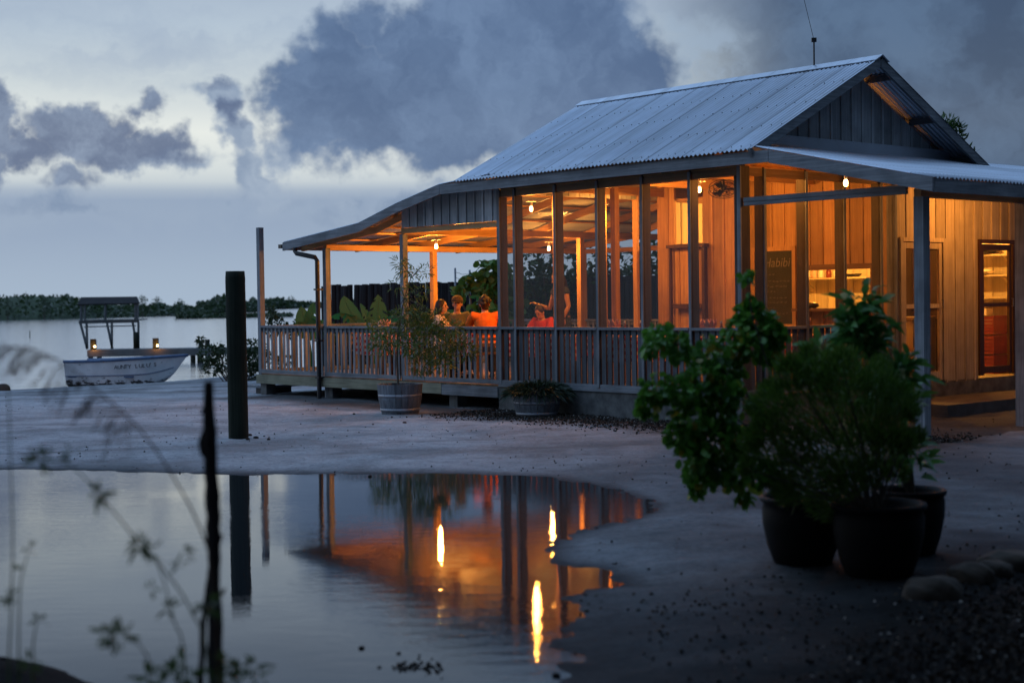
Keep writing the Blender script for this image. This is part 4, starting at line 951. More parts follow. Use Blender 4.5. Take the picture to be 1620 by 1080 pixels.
# ------------------------------------------------------------------ people
def person_mesh(name, mb, mat, parent, vox):
    o = mb.build(name, mat, parent); r = o.modifiers.new('fuse', 'REMESH'); r.mode = 'VOXEL'; r.voxel_size = vox; r.use_smooth_shade = True
    s = o.modifiers.new('soften', 'SMOOTH'); s.factor = .5; s.iterations = 3; return o
def lerp(a, b, t): return Vector(a) * (1 - t) + Vector(b) * t
def person(u, v, z, rz, label, J, shirt, hair='short', female=False, bottoms='denim', scale=1.0, head_turn=0, head_tilt=0, sleeve=.45, cap=False, group=None):
    """J: joint positions (x right, y forward, z up) for a figure whose origin is on the floor"""
    e = empty('person', H(u, v, z), rz - YAW, label, 'person', group)
    b = MB(); g = {k: Vector(q) for k, q in J.items()}
    hc = g['head']; ht = Quaternion((0, 0, 1), head_turn) @ Quaternion((1, 0, 0), head_tilt); hr = ht.to_matrix()
    fw = .9 if female else 1.0
    b.tube([g['pelvis'] - Vector((0, 0, .06)), g['pelvis'] + Vector((0, 0, .04)), lerp(g['pelvis'], g['chest'], .5), g['chest'], lerp(g['chest'], g['neck'], .75), g['neck']], [.14, .165 * (1.04 if female else 1), .135 * fw, .165 * fw, .12 * fw, .055], 14, True, .68)
    b.tube([g['neck'] - Vector((0, 0, .04)), g['neck'] + Vector((0, .008, .05)), hc - hr @ Vector((0, .01, .04))], [.06 * fw, .052 * fw, .05 * fw], 12)
    b.ell(hc + hr @ Vector((0, -.008, .02)), (.076, .095, .105), 20, 14, hr); b.ell(hc + hr @ Vector((0, .022, -.045)), (.056, .066, .07), 16, 12, hr)
    b.tube([hc + hr @ Vector((0, .088, .02)), hc + hr @ Vector((0, .108, -.012)), hc + hr @ Vector((0, .088, -.026))], [.009, .015, .008], 8)   # nose
    b.ell(hc + hr @ Vector((0, .080, -.052)), (.024, .012, .010), 10, 8, hr)   # lips
    for sx in (-1, 1): b.ell(hc + hr @ Vector((sx * .078, -.008, -.008)), (.010, .02, .032), 10, 8, hr)   # ears
    cl = MB()
    cl.tube([g['pelvis'] - Vector((0, 0, .03)), lerp(g['pelvis'], g['chest'], .5), g['chest'], lerp(g['chest'], g['neck'], .72), lerp(g['chest'], g['neck'], .9)], [.18, .162 * fw, .185 * fw, .14 * fw, .085], 16, True, .74)
    for s in ('L', 'R'):
        sh, el, wr = g['sh' + s], g['el' + s], g['wr' + s]; sx = -1 if s == 'L' else 1
        b.tube([lerp(g['chest'], sh, .5), sh, lerp(sh, el, .3), el, lerp(el, wr, .3), wr], [x * fw for x in (.07, .062, .052, .040, .042, .027)], 12)
        d = (wr - el).normalized(); side = d.cross(Vector((0, 0, 1))).normalized() * sx; dn = side.cross(d) * sx
        if dn.z > 0: dn = -dn
        pm = wr + d * .05
        b.tube([wr, wr + d * .03, wr + d * .085], [.026, .036, .036], 10, True, .5)
        for k, (off, ln) in enumerate(((-.03, .072), (-.010, .082), (.011, .076), (.031, .058))):
            p0 = wr + d * .075 + side * off; p1 = p0 + d * ln * .45 + dn * .006; p2 = p1 + d * ln * .28 + dn * ln * .22; p3 = p2 + d * ln * .1 + dn * ln * .25
            b.tube([p0, p1, p2, p3], [.0095, .009, .008, .0065], 8)
        b.tube([wr + d * .02 - side * .025, wr + d * .055 - side * .052, wr + d * .085 - side * .055 + dn * .01], [.012, .0105, .008], 8)   # thumb
        cl.tube([lerp(g['chest'], sh, .35) + Vector((0, 0, .02)), sh + Vector((0, 0, .004)), lerp(sh, el, sleeve * .6), lerp(sh, el, sleeve * 1.6 if sleeve < .6 else 1)], [.09, .078, .070, .066], 12)
        hp, kn, an, to = g['hp' + s], g['kn' + s], g['an' + s], g['to' + s]
        b.tube([hp, lerp(hp, kn, .5), kn, lerp(kn, an, .35), an], [.088, .075, .055, .055, .035], 12)
        b.tube([an + Vector((0, 0, -.01)), lerp(an, to, .5) - Vector((0, 0, .015)), to], [.036, .036, .025], 10)
    body = person_mesh('body', b, M['skin'], e, .0075)
    person_mesh('shirt', cl, M[shirt], e, .011)
    tr = MB(); tr.tube([g['pelvis'] - Vector((0, 0, .10)), g['pelvis'] + Vector((0, 0, .05))], [.165, .17], 14, True, .75)
    for s in ('L', 'R'): tr.tube([g['hp' + s], lerp(g['hp' + s], g['kn' + s], .5), g['kn' + s], lerp(g['kn' + s], g['an' + s], .5), lerp(g['kn' + s], g['an' + s], .95)], [.105, .092, .075, .07, .055], 12)
    person_mesh('trousers', tr, M[bottoms], e, .012)
    for s in ('L', 'R'):
        sm = MB(); an, to = g['an' + s], g['to' + s]; sm.tube([an - Vector((0, .02, .02)), lerp(an, to, .5) - Vector((0, 0, .02)), to + (to - an) * .12], [.045, .045, .034], 10, True, .8); sm.build('shoe', M['black'], e, True)
    hm = MB()
    hm.ell(hc + hr @ Vector((0, -.022, .036)), (.087, .098, .103), 20, 14, hr)
    if hair == 'long': hm.tube([hc + hr @ Vector((0, -.06, .04)), hc + hr @ Vector((0, -.085, -.08)), hc + hr @ Vector((0, -.09, -.24))], [.08, .088, .05], 12, True, .7); hm.tube([hc + hr @ Vector((-.06, -.02, .03)), hc + hr @ Vector((-.082, -.01, -.10))], [.04, .03], 8); hm.tube([hc + hr @ Vector((.06, -.02, .03)), hc + hr @ Vector((.082, -.01, -.10))], [.04, .03], 8)
    if hair == 'bushy':
        hg = random.Random(3)
        for k in range(26):
            q = Vector((hg.gauss(0, 1), hg.gauss(-.3, 1), hg.gauss(.35, .8))).normalized(); hm.ell(hc + hr @ (Vector((0, -.025, .03)) + Vector((q.x * .085, q.y * .09, q.z * .10))), (.03, .03, .03), 8, 6)
        hm.tube([hc + hr @ Vector((0, -.06, 0)), hc + hr @ Vector((0, -.06, -.10))], [.075, .05], 10, True, .6)
    person_mesh('hair', hm, M['hair'], e, .009)
    for sx in (-1, 1):
        em = MB(); em.ell(hc + hr @ Vector((sx * .030, .076, .016)), (.012, .009, .008), 10, 8, hr); em.build('eye', M['hair'], e, True)
        em = MB(); em.tube([hc + hr @ Vector((sx * .014, .092, .036)), hc + hr @ Vector((sx * .046, .078, .038))], [.004, .003], 6); em.build('eyebrow', M['hair'], e)
    if cap:
        cm = MB(); prof = [(.096, .02), (.098, .05), (.09, .09), (.06, .125), (.01, .138)]; cm.lathe(prof, (0, -.01, .0), 24, 1, 1.08)
        v = []; 
        for k in range(9):
            t = R(35 + k * 110 / 8); v += [(math.cos(t) * .09, math.sin(t) * .10 - .01, .03), (math.cos(t) * .105, math.sin(t) * .17 + .0, .022), (math.cos(t) * .105, math.sin(t) * .17, .015), (math.cos(t) * .09, math.sin(t) * .10 - .01, .02)]
        f = []
        for k in range(8):
            for q in range(4): f.append((4 * k + q, 4 * k + (q + 1) % 4, 4 * k + 4 + (q + 1) % 4, 4 * k + 4 + q))
        f += [(0, 1, 2, 3), (35, 34, 33, 32)]; cm.add(v, f)
        o = cm.build('cap', M['cap'], e, True); o.matrix_local = Matrix.Translation(hc + hr @ Vector((0, 0, .012))) @ hr.to_4x4()
    e.scale = (scale,) * 3
    return e
def seated(lean=.10, side=0, arms=None, wide=1.0):
    c = dict(pelvis=(0, 0, .53), chest=(side * .5, lean * .7, .92), neck=(side, lean, 1.08), head=(side * 1.15, lean + .03, 1.22))
    for s, sx in (('L', -1), ('R', 1)):
        c['sh' + s] = (sx * .185 * wide + side * .9, lean * .85, 1.02); c['el' + s] = (sx * .24 * wide + side * .6, lean + .14, .80); c['wr' + s] = (sx * .15 + side * .3, lean + .36, .80)
        c['hp' + s] = (sx * .09, .02, .51); c['kn' + s] = (sx * .13, .42, .50); c['an' + s] = (sx * .13, .40, .09); c['to' + s] = (sx * .14, .56, .035)
    if arms: c.update(arms)
    return c
person(-6.06, .80, ZF, R(58), 'person seen from behind in an orange t-shirt, leaning on the table', seated(.20, .0, dict(elR=(.34, .26, .84), wrR=(.26, .46, .80)), 1.12), 'orange', 'bushy', False, 'denim', 1.02)
person(-7.62, 1.43, ZF, R(-118), 'man in a brown cap and khaki shirt facing the camera'.replace(' facing the camera', ' across the table'), seated(.06), 'khaki', 'short', False, 'denim', 1.02, cap=True, head_turn=R(-14))
person(-7.20, .62, ZF, R(-48), 'dark haired woman in a pale floral blouse in profile', seated(.10, 0, None, .9), 'floral', 'long', True, 'denim', .98, head_turn=R(-10), sleeve=.5)
person(-5.98, 2.02, ZF, R(-165), 'child in a red top looking down at the table', {**seated(.12), 'head': (0, .20, 1.18), 'neck': (0, .13, 1.07)}, 'redshirt', 'short', False, 'denim', .92, head_tilt=R(-35))
st = dict(pelvis=(0, 0, .93), chest=(0, .03, 1.30), neck=(0, .06, 1.47), head=(0, .10, 1.60))
for s, sx in (('L', -1), ('R', 1)):
    st['sh' + s] = (sx * .17, .04, 1.40); st['hp' + s] = (sx * .09, 0, .90); st['kn' + s] = (sx * .10, .03, .49); st['an' + s] = (sx * .10, -.01, .09); st['to' + s] = (sx * .12, .15, .03)
st['elL'] = (-.22, .02, 1.14); st['wrL'] = (-.17, .12, .92); st['elR'] = (.30, .06, 1.10); st['wrR'] = (.36, .26, 1.18)
person(-6.35, 2.75, ZF, R(170), 'woman with long brown hair standing with one bare forearm raised', st, 'denim', 'long', True, 'denim', 1.03, head_tilt=R(-25), sleeve=.12)

# ------------------------------------------------------------------ yard: pile, tubs, pots
def pile():
    p = Vector((-3.42, 18.92, 0)); mb = MB(); n = 28; rows = 24; V = []
    for i in range(rows + 1):
        z = -.1 + 2.18 * i / rows
        for k in range(n):
            t = 2 * math.pi * k / n; r = .122 - (.006 if (k * 7) % 28 in (3, 11, 20) else 0) + .003 * math.sin(5 * t + z * 1.3) + .002 * math.sin(11 * t) + rng.uniform(-.0012, .0012) - (.006 if i == rows else 0)
            V.append((r * math.cos(t), r * math.sin(t), z))
    F = [(i * n + k, i * n + (k + 1) % n, (i + 1) * n + (k + 1) % n, (i + 1) * n + k) for i in range(rows) for k in range(n)] + [tuple(rows * n + k for k in range(n))]
    mb.add(V, F); o = mb.build('mooring_pile', M['pile'], None, True, p); tag(o, 'thick dark tarred pile standing alone in the sand yard', 'pile')
pile()
def tub(loc, r, h, lab, seed):
    e = empty('planter_tub', loc, rng.uniform(0, 3), lab, 'planter')
    mb = MB(); n = 22
    for k in range(n):
        t0, t1 = 2 * math.pi * (k + .03) / n, 2 * math.pi * (k + .97) / n; V = []
        for z, rr in ((0, .80), (h * .5, .94), (h, 1.0)):
            for t in (t0, t1): V += [(math.cos(t) * r * rr, math.sin(t) * r * rr, z), (math.cos(t) * (r * rr - .025), math.sin(t) * (r * rr - .025), z)]
        F = []
        for i in (0, 4): F += [(i, i + 2, i + 6, i + 4), (i + 3, i + 1, i + 5, i + 7), (i + 2, i + 3, i + 7, i + 6), (i + 1, i, i + 4, i + 5)]
        F += [(8, 10, 11, 9)]; mb.add(V, F)
    mb.build('staves', M['barrel'], e)
    for f_ in (.12, .58):
        rr = r * (.80 + .2 * (f_ ** .8)) + .004; m2 = MB(); m2.lathe([(rr, 0), (rr + .004, .0), (rr + .008, .045), (rr + .002, .045)], (0, 0, h * f_), 32); m2.build('hoop', M['hoop'], e, True)
    MB().lathe([(r * .93, h * .86), (r * .5, h * .92), (.02, h * .94)], (0, 0, 0), 24).build('soil', M['soil'], e)
    return e
T1 = Vector((-1.70, 22.95, -.02)); T2 = Vector((.345, 21.95, -.02))
t1 = tub(T1, .345, .46, 'half barrel tub with a spindly narrow leaved shrub before the deck', 1)
t2 = tub(T2, .355, .34, 'half barrel tub with a low mound of spiky dark leaves', 2)
# narrow-leaved shrub: stems and leaves in world offsets from the tub
def rel(px, py, Y, o): return at(px, py, Y) - o
def branches(mb, pts, r0, r1, n=7):
    k = len(pts); mb.tube(pts, [r0 + (r1 - r0) * i / (k - 1) for i in range(k)], n)
e = t1; e.rotation_euler = (0, 0, 0); Y = 22.9; mb = MB()
main = [rel(*p, Y, T1) for p in ((630, 612), (628, 570), (629, 530), (634, 500), (640, 470), (650, 440), (668, 420))]
branches(mb, main, .018, .005)
tips = [(640, 425), (632, 415), (655, 432), (668, 462), (672, 430), (652, 470), (640, 500), (618, 535), (604, 545), (650, 545), (680, 530), (700, 545), (722, 540), (738, 553), (690, 560), (672, 515), (660, 555), (712, 520), (662, 500), (648, 520), (690, 505), (630, 452), (600, 520), (668, 575), (700, 572)]
base = []; dirs = []
for i, (x, y) in enumerate(tips):
    s_ = main[min(5, max(1, int((620 - y) / 34)))] if y < 480 else main[2 + (i % 3)]
    tp = rel(x, y, Y + rng.uniform(-.35, .3), T1); md = (s_ + tp) / 2 + Vector((0, 0, .05)); branches(mb, [s_, md, tp], .007, .002, 5)
    R_ = .13 if y < 480 else .19; cnt = 50 if y < 480 else 210
    p, q = ball_pts(tp, R_, cnt, hollow=.1, squash=(1, 1, .8)); base.append(p); dirs.append(q + np.array([0, 0, .15]) + nrng.normal(size=q.shape) * .5)
mb.build('stem', M['bark'], e)
leaves('foliage', np.concatenate(base), np.concatenate(dirs), .10, .015, M['leaf_ole'], e, 'lance', .2, .25)
# spiky mound
g_ = np.random.default_rng(2); n_ = 1500; q = g_.normal(size=(n_, 3)); q[:, 2] = np.abs(q[:, 2]) * .8 + .12; q /= np.linalg.norm(q, axis=1, keepdims=True)
b0 = q * np.array([.40, .34, .12]) + np.array([0.02, 0, .33]); leaves('foliage', b0, q + g_.normal(size=q.shape) * .25, .20, .020, M['leaf_aloe'], t2, 'blade', .5, .45)
def bigpot(loc, r, h, lab):
    e = empty('glazed_pot', loc, 0, lab, 'potted plant')
    prof = [(r * .62, 0), (r * .70, h * .04), (r * .84, h * .28), (r * .95, h * .6), (r * .965, h * .82), (r * .93, h * .90), (r * 1.0, h * .93), (r * 1.02, h * .965), (r * 1.0, h), (r * .93, h * 1.0), (r * .88, h * .94), (r * .86, h * .84)]
    MB().lathe(prof, (0, 0, 0), 48).build('pot', M['pot'], e, True); MB().lathe([(r * .86, h * .84), (r * .4, h * .87), (.02, h * .88)], (0, 0, 0), 24).build('soil', M['soil'], e); return e
PA, PB, PC = Vector((1.79, 9.45, 0)), Vector((2.16, 9.02, -.01)), Vector((2.53, 9.75, 0))
pa = bigpot(PA, .258, .425, 'dark glazed pot with a sprawling round leaved shrub'); pb = bigpot(PB, .278, .445, 'dark glazed pot with a dense feathery dark green bush'); pc = bigpot(PC, .235, .42, 'dark glazed pot with a tall broad leaved croton')
# A: round leaves, reaching left and hanging
Y = 9.35; mb = MB(); A0 = Vector((-.02, 0, .36))
cl = [(1045, 535, 26, 9.5), (1075, 548, 24, 9.4), (1030, 545, 18, 9.3), (1125, 560, 30, 9.4), (1150, 590, 30, 9.5), (1110, 600, 34, 9.3), (1085, 620, 30, 9.2), (1038, 615, 28, 9.2), (1025, 640, 20, 9.2), (1095, 665, 38, 9.2), (1140, 650, 36, 9.3), (1130, 700, 40, 9.2), (1100, 720, 32, 9.15), (1160, 690, 28, 9.25), (1110, 752, 26, 9.2), (1140, 740, 28, 9.2), (1100, 775, 9, 9.2),
      (1185, 500, 26, 9.6), (1205, 520, 32, 9.6), (1190, 545, 30, 9.5), (1225, 530, 22, 9.6), (1180, 437, 8, 9.6), (1190, 478, 10, 9.6), (1165, 520, 20, 9.6), (1215, 555, 22, 9.6), (1165, 555, 16, 9.5), (1175, 730, 14, 9.2), (1163, 770, 11, 9.2), (1178, 790, 7, 9.2), (1215, 745, 18, 9.1), (1195, 760, 12, 9.1), (1150, 625, 30, 9.3), (1075, 690, 24, 9.2)]
base = []; dirs = []; wd = []
for x, y, r, yy in cl:
    c_ = rel(x, y, yy, PA); rr = r / 2412 * yy * .86
    p, q = ball_pts(c_, rr, int(12 + r * r * .115), hollow=.2); base.append(p); dirs.append(q + nrng.normal(size=q.shape) * .6 + np.array([0, 0, .1]))
for path, r0 in (([(1250, 790), (1225, 690), (1180, 620), (1130, 575), (1075, 545), (1045, 540)], .012), ([(1255, 790), (1235, 660), (1215, 580), (1190, 500), (1182, 440)], .011), ([(1245, 785), (1200, 690), (1150, 650), (1100, 640), (1035, 625)], .010), ([(1240, 790), (1190, 700), (1150, 700), (1120, 745), (1100, 780)], .008), ([(1240, 790), (1205, 745), (1170, 760), (1178, 790)], .006), ([(1225, 690), (1200, 600), (1205, 530)], .007)):
    branches(mb, [rel(x, y, 9.4, PA) for x, y in path], r0, .003)
mb.build('stem', M['bark'], pa)
leaves('foliage', np.concatenate(base), np.concatenate(dirs), .050, .050, M['leaf_round'], pa, 'round', .18, .25)
hang = np.array([rel(x, y, 9.15, PA) for x, y in [(1162, 748), (1178, 752), (1196, 752), (1165, 765), (1182, 768), (1150, 738), (1205, 745), (1188, 780), (1172, 778), (1140, 755), (1215, 738)]])
leaves('hanging_leaves', hang, nrng.normal(size=hang.shape) * .5 + np.array([0, -.2, -.7]), .085, .085, M['leaf_round'], pa, 'round', .1, .2)
# B: feathery bush
mb = MB(); base = []; dirs = []
cl = [(1250, 600, 34), (1290, 590, 40), (1340, 600, 42), (1390, 610, 40), (1420, 640, 30), (1230, 650, 40), (1280, 650, 50), (1340, 660, 55), (1390, 670, 45), (1215, 690, 34), (1260, 705, 48), (1310, 720, 50), (1370, 720, 45), (1410, 700, 35), (1240, 740, 36), (1290, 760, 40), (1345, 765, 40), (1255, 785, 24), (1380, 755, 28), (1310, 790, 36), (1200, 700, 22), (1430, 705, 22), (1190, 725, 14), (1245, 572, 9), (1275, 556, 8), (1222, 612, 10), (1205, 650, 12), (1196, 672, 8), (1440, 665, 12), (1448, 690, 10), (1325, 560, 10), (1420, 745, 14), (1225, 770, 12), (1395, 585, 10), (1185, 745, 8)]
for x, y, r in cl:
    r = r * (rng.uniform(.6, .98) if r > 20 else 1.15); x += rng.uniform(-8, 8); y += rng.uniform(-8, 8); yy = 9.0 + rng.uniform(-.15, .2); c_ = rel(x, y, yy, PB); rr = r / 2412 * yy * 1.25
    m_ = int(30 + r * 22); p, q = ball_pts(c_, rr, m_, hollow=.15, squash=(1, 1.1, 1)); base.append(p)
    out = (p - np.array([0, 0, .35])); out /= np.linalg.norm(out, axis=1, keepdims=True); dirs.append(out * .9 + q * .5 + nrng.normal(size=q.shape) * .35 + np.array([0, 0, .3]))
    branches(mb, [Vector((rng.uniform(-.08, .08), rng.uniform(-.08, .08), .36)), (c_ + Vector((0, 0, .36))) / 2 + Vector((0, 0, .03)), c_], .008, .002, 5)
mb.build('stem', M['bark'], pb)
leaves('foliage', np.concatenate(base), np.concatenate(dirs), .055, .0075, M['leaf_fine'], pb, 'lance', .1, .1)
# C: croton with rosettes
mb = MB(); base = []; dirs = []
ros = [(1352, 505, 120, 9.8), (1365, 470, 60, 9.8), (1378, 520, 90, 9.8), (1325, 590, 60, 9.8), (1298, 575, 40, 9.7), (1412, 590, 110, 9.8), (1425, 570, 60, 9.8), (1430, 620, 60, 9.8), (1345, 540, 50, 9.8), (1400, 620, 60, 9.7), (1440, 700, 40, 9.7), (1445, 725, 22, 9.7), (1300, 545, 30, 9.8), (1365, 540, 50, 9.8)]
for x, y, m_, yy in ros:
    c_ = rel(x, y + 18, yy, PC); q = nrng.normal(size=(m_, 3)); q[:, 2] = q[:, 2] * .6 + .75; q /= np.linalg.norm(q, axis=1, keepdims=True)
    base.append(np.array(c_) + q * nrng.uniform(.0, .09, m_)[:, None] + nrng.normal(size=q.shape) * .03); dirs.append(q)
for path in ([(1440, 780), (1425, 720), (1400, 640), (1380, 580), (1362, 520)], [(1445, 780), (1430, 700), (1420, 640), (1416, 600)], [(1438, 780), (1400, 690), (1350, 640), (1325, 605), (1300, 590)], [(1430, 770), (1418, 690), (1412, 640)], [(1445, 780), (1442, 740), (1440, 710)]):
    branches(mb, [rel(x, y, 9.78, PC) for x, y in path], .014, .005)
mb.build('stem', M['bark'], pc)
leaves('foliage', np.concatenate(base), np.concatenate(dirs), .155, .044, M['leaf_croton'], pc, 'lance', .3, .35)

# ------------------------------------------------------------------ foreground stick, grass, weeds
mb = MB(); g = random.Random(8)
def knobby(pts, radii, n=10, sub=6, j=.12):
    P_ = []; Rr = []
    for i in range(len(pts) - 1):
        for k in range(sub): t = k / sub; P_.append(lerp(pts[i], pts[i + 1], t) + Vector((g.uniform(-1, 1), g.uniform(-1, 1), 0)) * radii[i] * .12); Rr.append((radii[i] * (1 - t) + radii[i + 1] * t) * (1 + g.uniform(-j, j)))
    P_.append(Vector(pts[-1])); Rr.append(radii[-1]); return P_, Rr
Y = 5.0; w_ = Y / 2412
o0 = at(345, 1300, Y); o0.z = gh(o0.x, o0.y) - .02
P_, Rr = knobby([o0, at(343, 1080, Y), at(338, 900, Y), at(337, 800, Y), at(332, 700, Y), at(330, 603, Y)], [15 * w_, 13 * w_, 10 * w_, 12 * w_, 11 * w_, 8 * w_]); mb.tube(P_, Rr, 10)
mb.tube([at(332, 730, Y), at(322, 715, Y), at(317, 700, Y), at(322, 680, Y)], [5 * w_, 6 * w_, 4 * w_, 2 * w_], 7)
o1 = o0 + Vector((-.05, .02, 0)); P_, Rr = knobby([o1, at(317, 1080, Y), at(322, 980, Y), at(330, 920, Y), at(334, 880, Y)], [6 * w_, 5 * w_, 5 * w_, 4 * w_, 3 * w_]); mb.tube(P_, Rr, 8)
for a, b in (((345, 860), (352, 845)), ((330, 860), (322, 850)), ((350, 940), (356, 930)), ((326, 640), (318, 655))): mb.tube([at(*a, Y), at(*b, Y)], [4 * w_, 2 * w_], 6)
st_ = mb.build('dead_stick', M['deadwood']); tag(st_, 'dark knobbly dead branch stuck upright at the near pool bank', 'dead branch')

def stalk(name, pts, Y, r0, r1, lab, cat, mat='straw'):
    P3 = [at(x, y, Y) for x, y in pts]; b = P3[0].copy(); b.z = gh(b.x, b.y) - .01; P3 = [b] + P3
    S3 = []
    for i in range(len(P3) - 1):
        p0, p1, p2, p3 = P3[max(i - 1, 0)], P3[i], P3[i + 1], P3[min(i + 2, len(P3) - 1)]
        for k in range(5):
            t = k / 5; S3.append(.5 * ((2 * p1) + (p2 - p0) * t + (2 * p0 - 5 * p1 + 4 * p2 - p3) * t * t + (3 * p1 - p0 - 3 * p2 + p3) * t ** 3))
    S3.append(P3[-1]); e = empty(name, b, 0, lab, cat); mb = MB(); mb.tube([p - b for p in S3], [r0 + (r1 - r0) * i / (len(S3) - 1) for i in range(len(S3))], 6); mb.build('stem', M[mat], e, True); return e, b, S3
e, b, S3 = stalk('feather_grass', [(345, 1060), (335, 900), (310, 820), (262, 735), (215, 672), (160, 622), (110, 580), (60, 555), (10, 548), (-40, 560)], 4.6, .004, .0012, 'tall dry feathery grass head arching over the water', 'grass stalk')
mb = MB()
for p in S3[-26:]:
    for k in range(3):
        ln = rng.uniform(.06, .16); q = Vector((rng.uniform(-1.0, -.1), rng.uniform(-.5, .5), rng.uniform(-.5, .1))).normalized()
        p1 = p + q * ln * .5; p2 = p1 + (q + Vector((0, 0, -.8))).normalized() * ln * .6; mb.tube([p - b, p1 - b, p2 - b], [.0012, .0010, .0007], 4)
        for _ in range(4):
            s0 = p1 + (p2 - p1) * rng.random(); mb.tube([s0 - b, s0 - b + Vector((rng.uniform(-.006, .006), 0, -.014))], [.0022, .0006], 4)
mb.build('seed_head', M['straw'], e)
def weed(pts, Y, tufts, lab, seed, ln=.05, sc=1.0):
    e, b, S3 = stalk('weed', pts, Y, .0035, .0015, lab, 'weed', 'leaf_weed'); B = []; D = []; g = np.random.default_rng(seed)
    for x, y, n_, r in tufts:
        c_ = np.array(at(x, y, Y) - b); q = g.normal(size=(n_, 3)); q /= np.linalg.norm(q, axis=1, keepdims=True); leaves('leaf_tuft', c_ + q * r * .3, q + np.array([0, 0, .3]), ln * .9, ln * .20, M['leaf_weed'], e, 'lance', .2, .2, seed=seed + int(x))
    return e
weed([(330, 1060), (300, 960), (250, 890), (215, 852), (160, 785), (110, 735), (62, 722)], 4.4, [(62, 722, 26, .03), (155, 780, 26, .03), (222, 860, 28, .035), (330, 955, 24, .04), (112, 720, 8, .02), (240, 872, 8, .03)], 'thin leaning weed with three pale leaf tufts over the pool', 1)
weed([(292, 1050), (275, 980), (255, 905), (235, 870)], 4.5, [(268, 962, 18, .03), (240, 930, 9, .03), (285, 890, 7, .03), (290, 870, 6, .02)], 'short thin weed beside the dead branch', 2, .04)
weed([(235, 1080), (228, 1030), (205, 1008)], 4.2, [(190, 1010, 22, .05), (170, 1002, 10, .04)], 'drooping leafy weed low over the water', 3, .06)
weed([(14, 1075), (18, 960), (20, 850), (17, 740), (14, 640), (12, 600)], 4.6, [(20, 938, 8, .02), (14, 945, 8, .02)], 'bare upright stalk at the frame edge', 4, .04)
weed([(52, 1060), (55, 1000), (60, 975), (52, 968)], 4.8, [(60, 980, 6, .02), (50, 1045, 16, .04)], 'small curled seedling on the dark bank', 5, .05)
weed([(30, 1060), (32, 930), (40, 890), (48, 862)], 4.7, [(45, 865, 6, .02), (36, 900, 4, .02)], 'slim twiggy weed rising from the dark bank', 6, .04)
weed([(380, 1120), (372, 1060), (365, 1040)], 4.9, [(362, 1045, 24, .05), (380, 1060, 20, .05), (402, 1050, 14, .05), (360, 1075, 24, .05), (408, 1072, 12, .04)], 'leafy weed clump at the foot of the dead branch', 7, .06)
weed([(300, 1150), (290, 1085), (270, 1060)], 4.7, [(270, 1062, 16, .04), (300, 1068, 22, .05), (235, 1072, 14, .04), (285, 1050, 10, .04)], 'low bright weed clump beside the stick base', 8, .06)

# rocks
def rock(loc, r, lab, seed, flat=.6, grp=None, cat='rock'):
    bm = bmesh.new(); bmesh.ops.create_icosphere(bm, subdivisions=4, radius=1); g = np.random.default_rng(seed); ph = g.uniform(0, 6, 12)
    for v in bm.verts:
        c_ = v.co; k = 1 + .16 * math.sin(2.3 * c_.x + ph[0]) * math.sin(2.1 * c_.y + ph[1]) + .10 * math.sin(5 * c_.x + 3 * c_.z + ph[2]) * math.sin(4 * c_.y + ph[3]) + .04 * math.sin(11 * c_.x + 7 * c_.y + ph[4]) * math.sin(9 * c_.z + ph[5])
        c_ = c_ * k; v.co = Vector((math.copysign(abs(c_.x) ** .85, c_.x) * r[0], math.copysign(abs(c_.y) ** .85, c_.y) * r[1], math.copysign(abs(c_.z) ** .8, c_.z) * r[2]))
    me = bpy.data.meshes.new('rock'); bm.to_mesh(me); bm.free(); me.polygons.foreach_set('use_smooth', [True] * len(me.polygons)); me.materials.append(M['rock'])
    o = bpy.data.objects.new('rock', me); C.objects.link(o); o.location = loc; o.rotation_euler = (0, 0, g.uniform(-.4, .5)); return tag(o, lab, cat, grp)
def R0(px, py, Y, dz=0): p = at(px, py, Y); return Vector((p.x, p.y, p.z + dz))
rock((2.26, 8.28, .03), (0.168, 0.12, 0.092), 'large pinkish long stone, first of the border stones', 3, grp='border stones round the gravel bed'); rock((2.62, 8.75, .03), (0.136, 0.104, 0.08), 'middle squat stone of the border stones', 7, grp='border stones round the gravel bed')
rock((2.98, 9.15, .03), (0.176, 0.12, 0.092), 'dark stone furthest along the gravel border', 9, grp='border stones round the gravel bed'); rock((2.82, 8.95, .03), (0.104, 0.08, 0.064), 'small stone wedged between two border stones', 12, grp='border stones round the gravel bed')
p = at(4, 618, 40); rock(p, (.19, .16, .17), 'dark round boulder on the beach at the frame edge', 15)
p = at(560, 1078, 6.3); rock((p.x, p.y, WATER_Z), (.05, .05, .055), 'small dark pointed stone standing in the pool', 19)
# gravel and dead leaves: uncountable
def scatter(name, n, fn, size, lab, cat, mat, seed, shape='round'):
    g = np.random.default_rng(seed); P_ = fn(g, n); h, sd_ = ground_h(P_[:, 0], P_[:, 1]); keep = sd_ < -.02; P_ = P_[keep]; h = h[keep]
    B = np.stack([P_[:, 0], P_[:, 1], h + .004], 1); D = g.normal(size=B.shape); D[:, 2] = np.abs(D[:, 2]) * .35
    o = leaves(name, B, D, size, size * .8, mat, None, shape, .35, .1, seed=seed); return tag(o, lab, cat, None, 'stuff')
def fg(g, n):
    x = g.uniform(.6, 3.6, n * 3); y = g.uniform(6.3, 9.4, n * 3); w = np.clip((x - 1.15 - (y - 6.6) * .62) * .9, .03, 1) * np.clip((9.6 - y + (x - 2.2) * .6), 0, 1); k = g.uniform(0, 1, n * 3) < w; return np.stack([x[k], y[k]], 1)[:n]
scatter('gravel', 12000, fg, .022, 'loose dark gravel and leaf litter inside the border stones', 'gravel', M['mulch'], 4)
def fh(g, n): u = g.uniform(-5, 3.2, n); v = -.40 + g.normal(0, .48, n); return np.stack([HO.x + AX.x * u + BX.x * v, HO.y + AX.y * u + BX.y * v], 1)
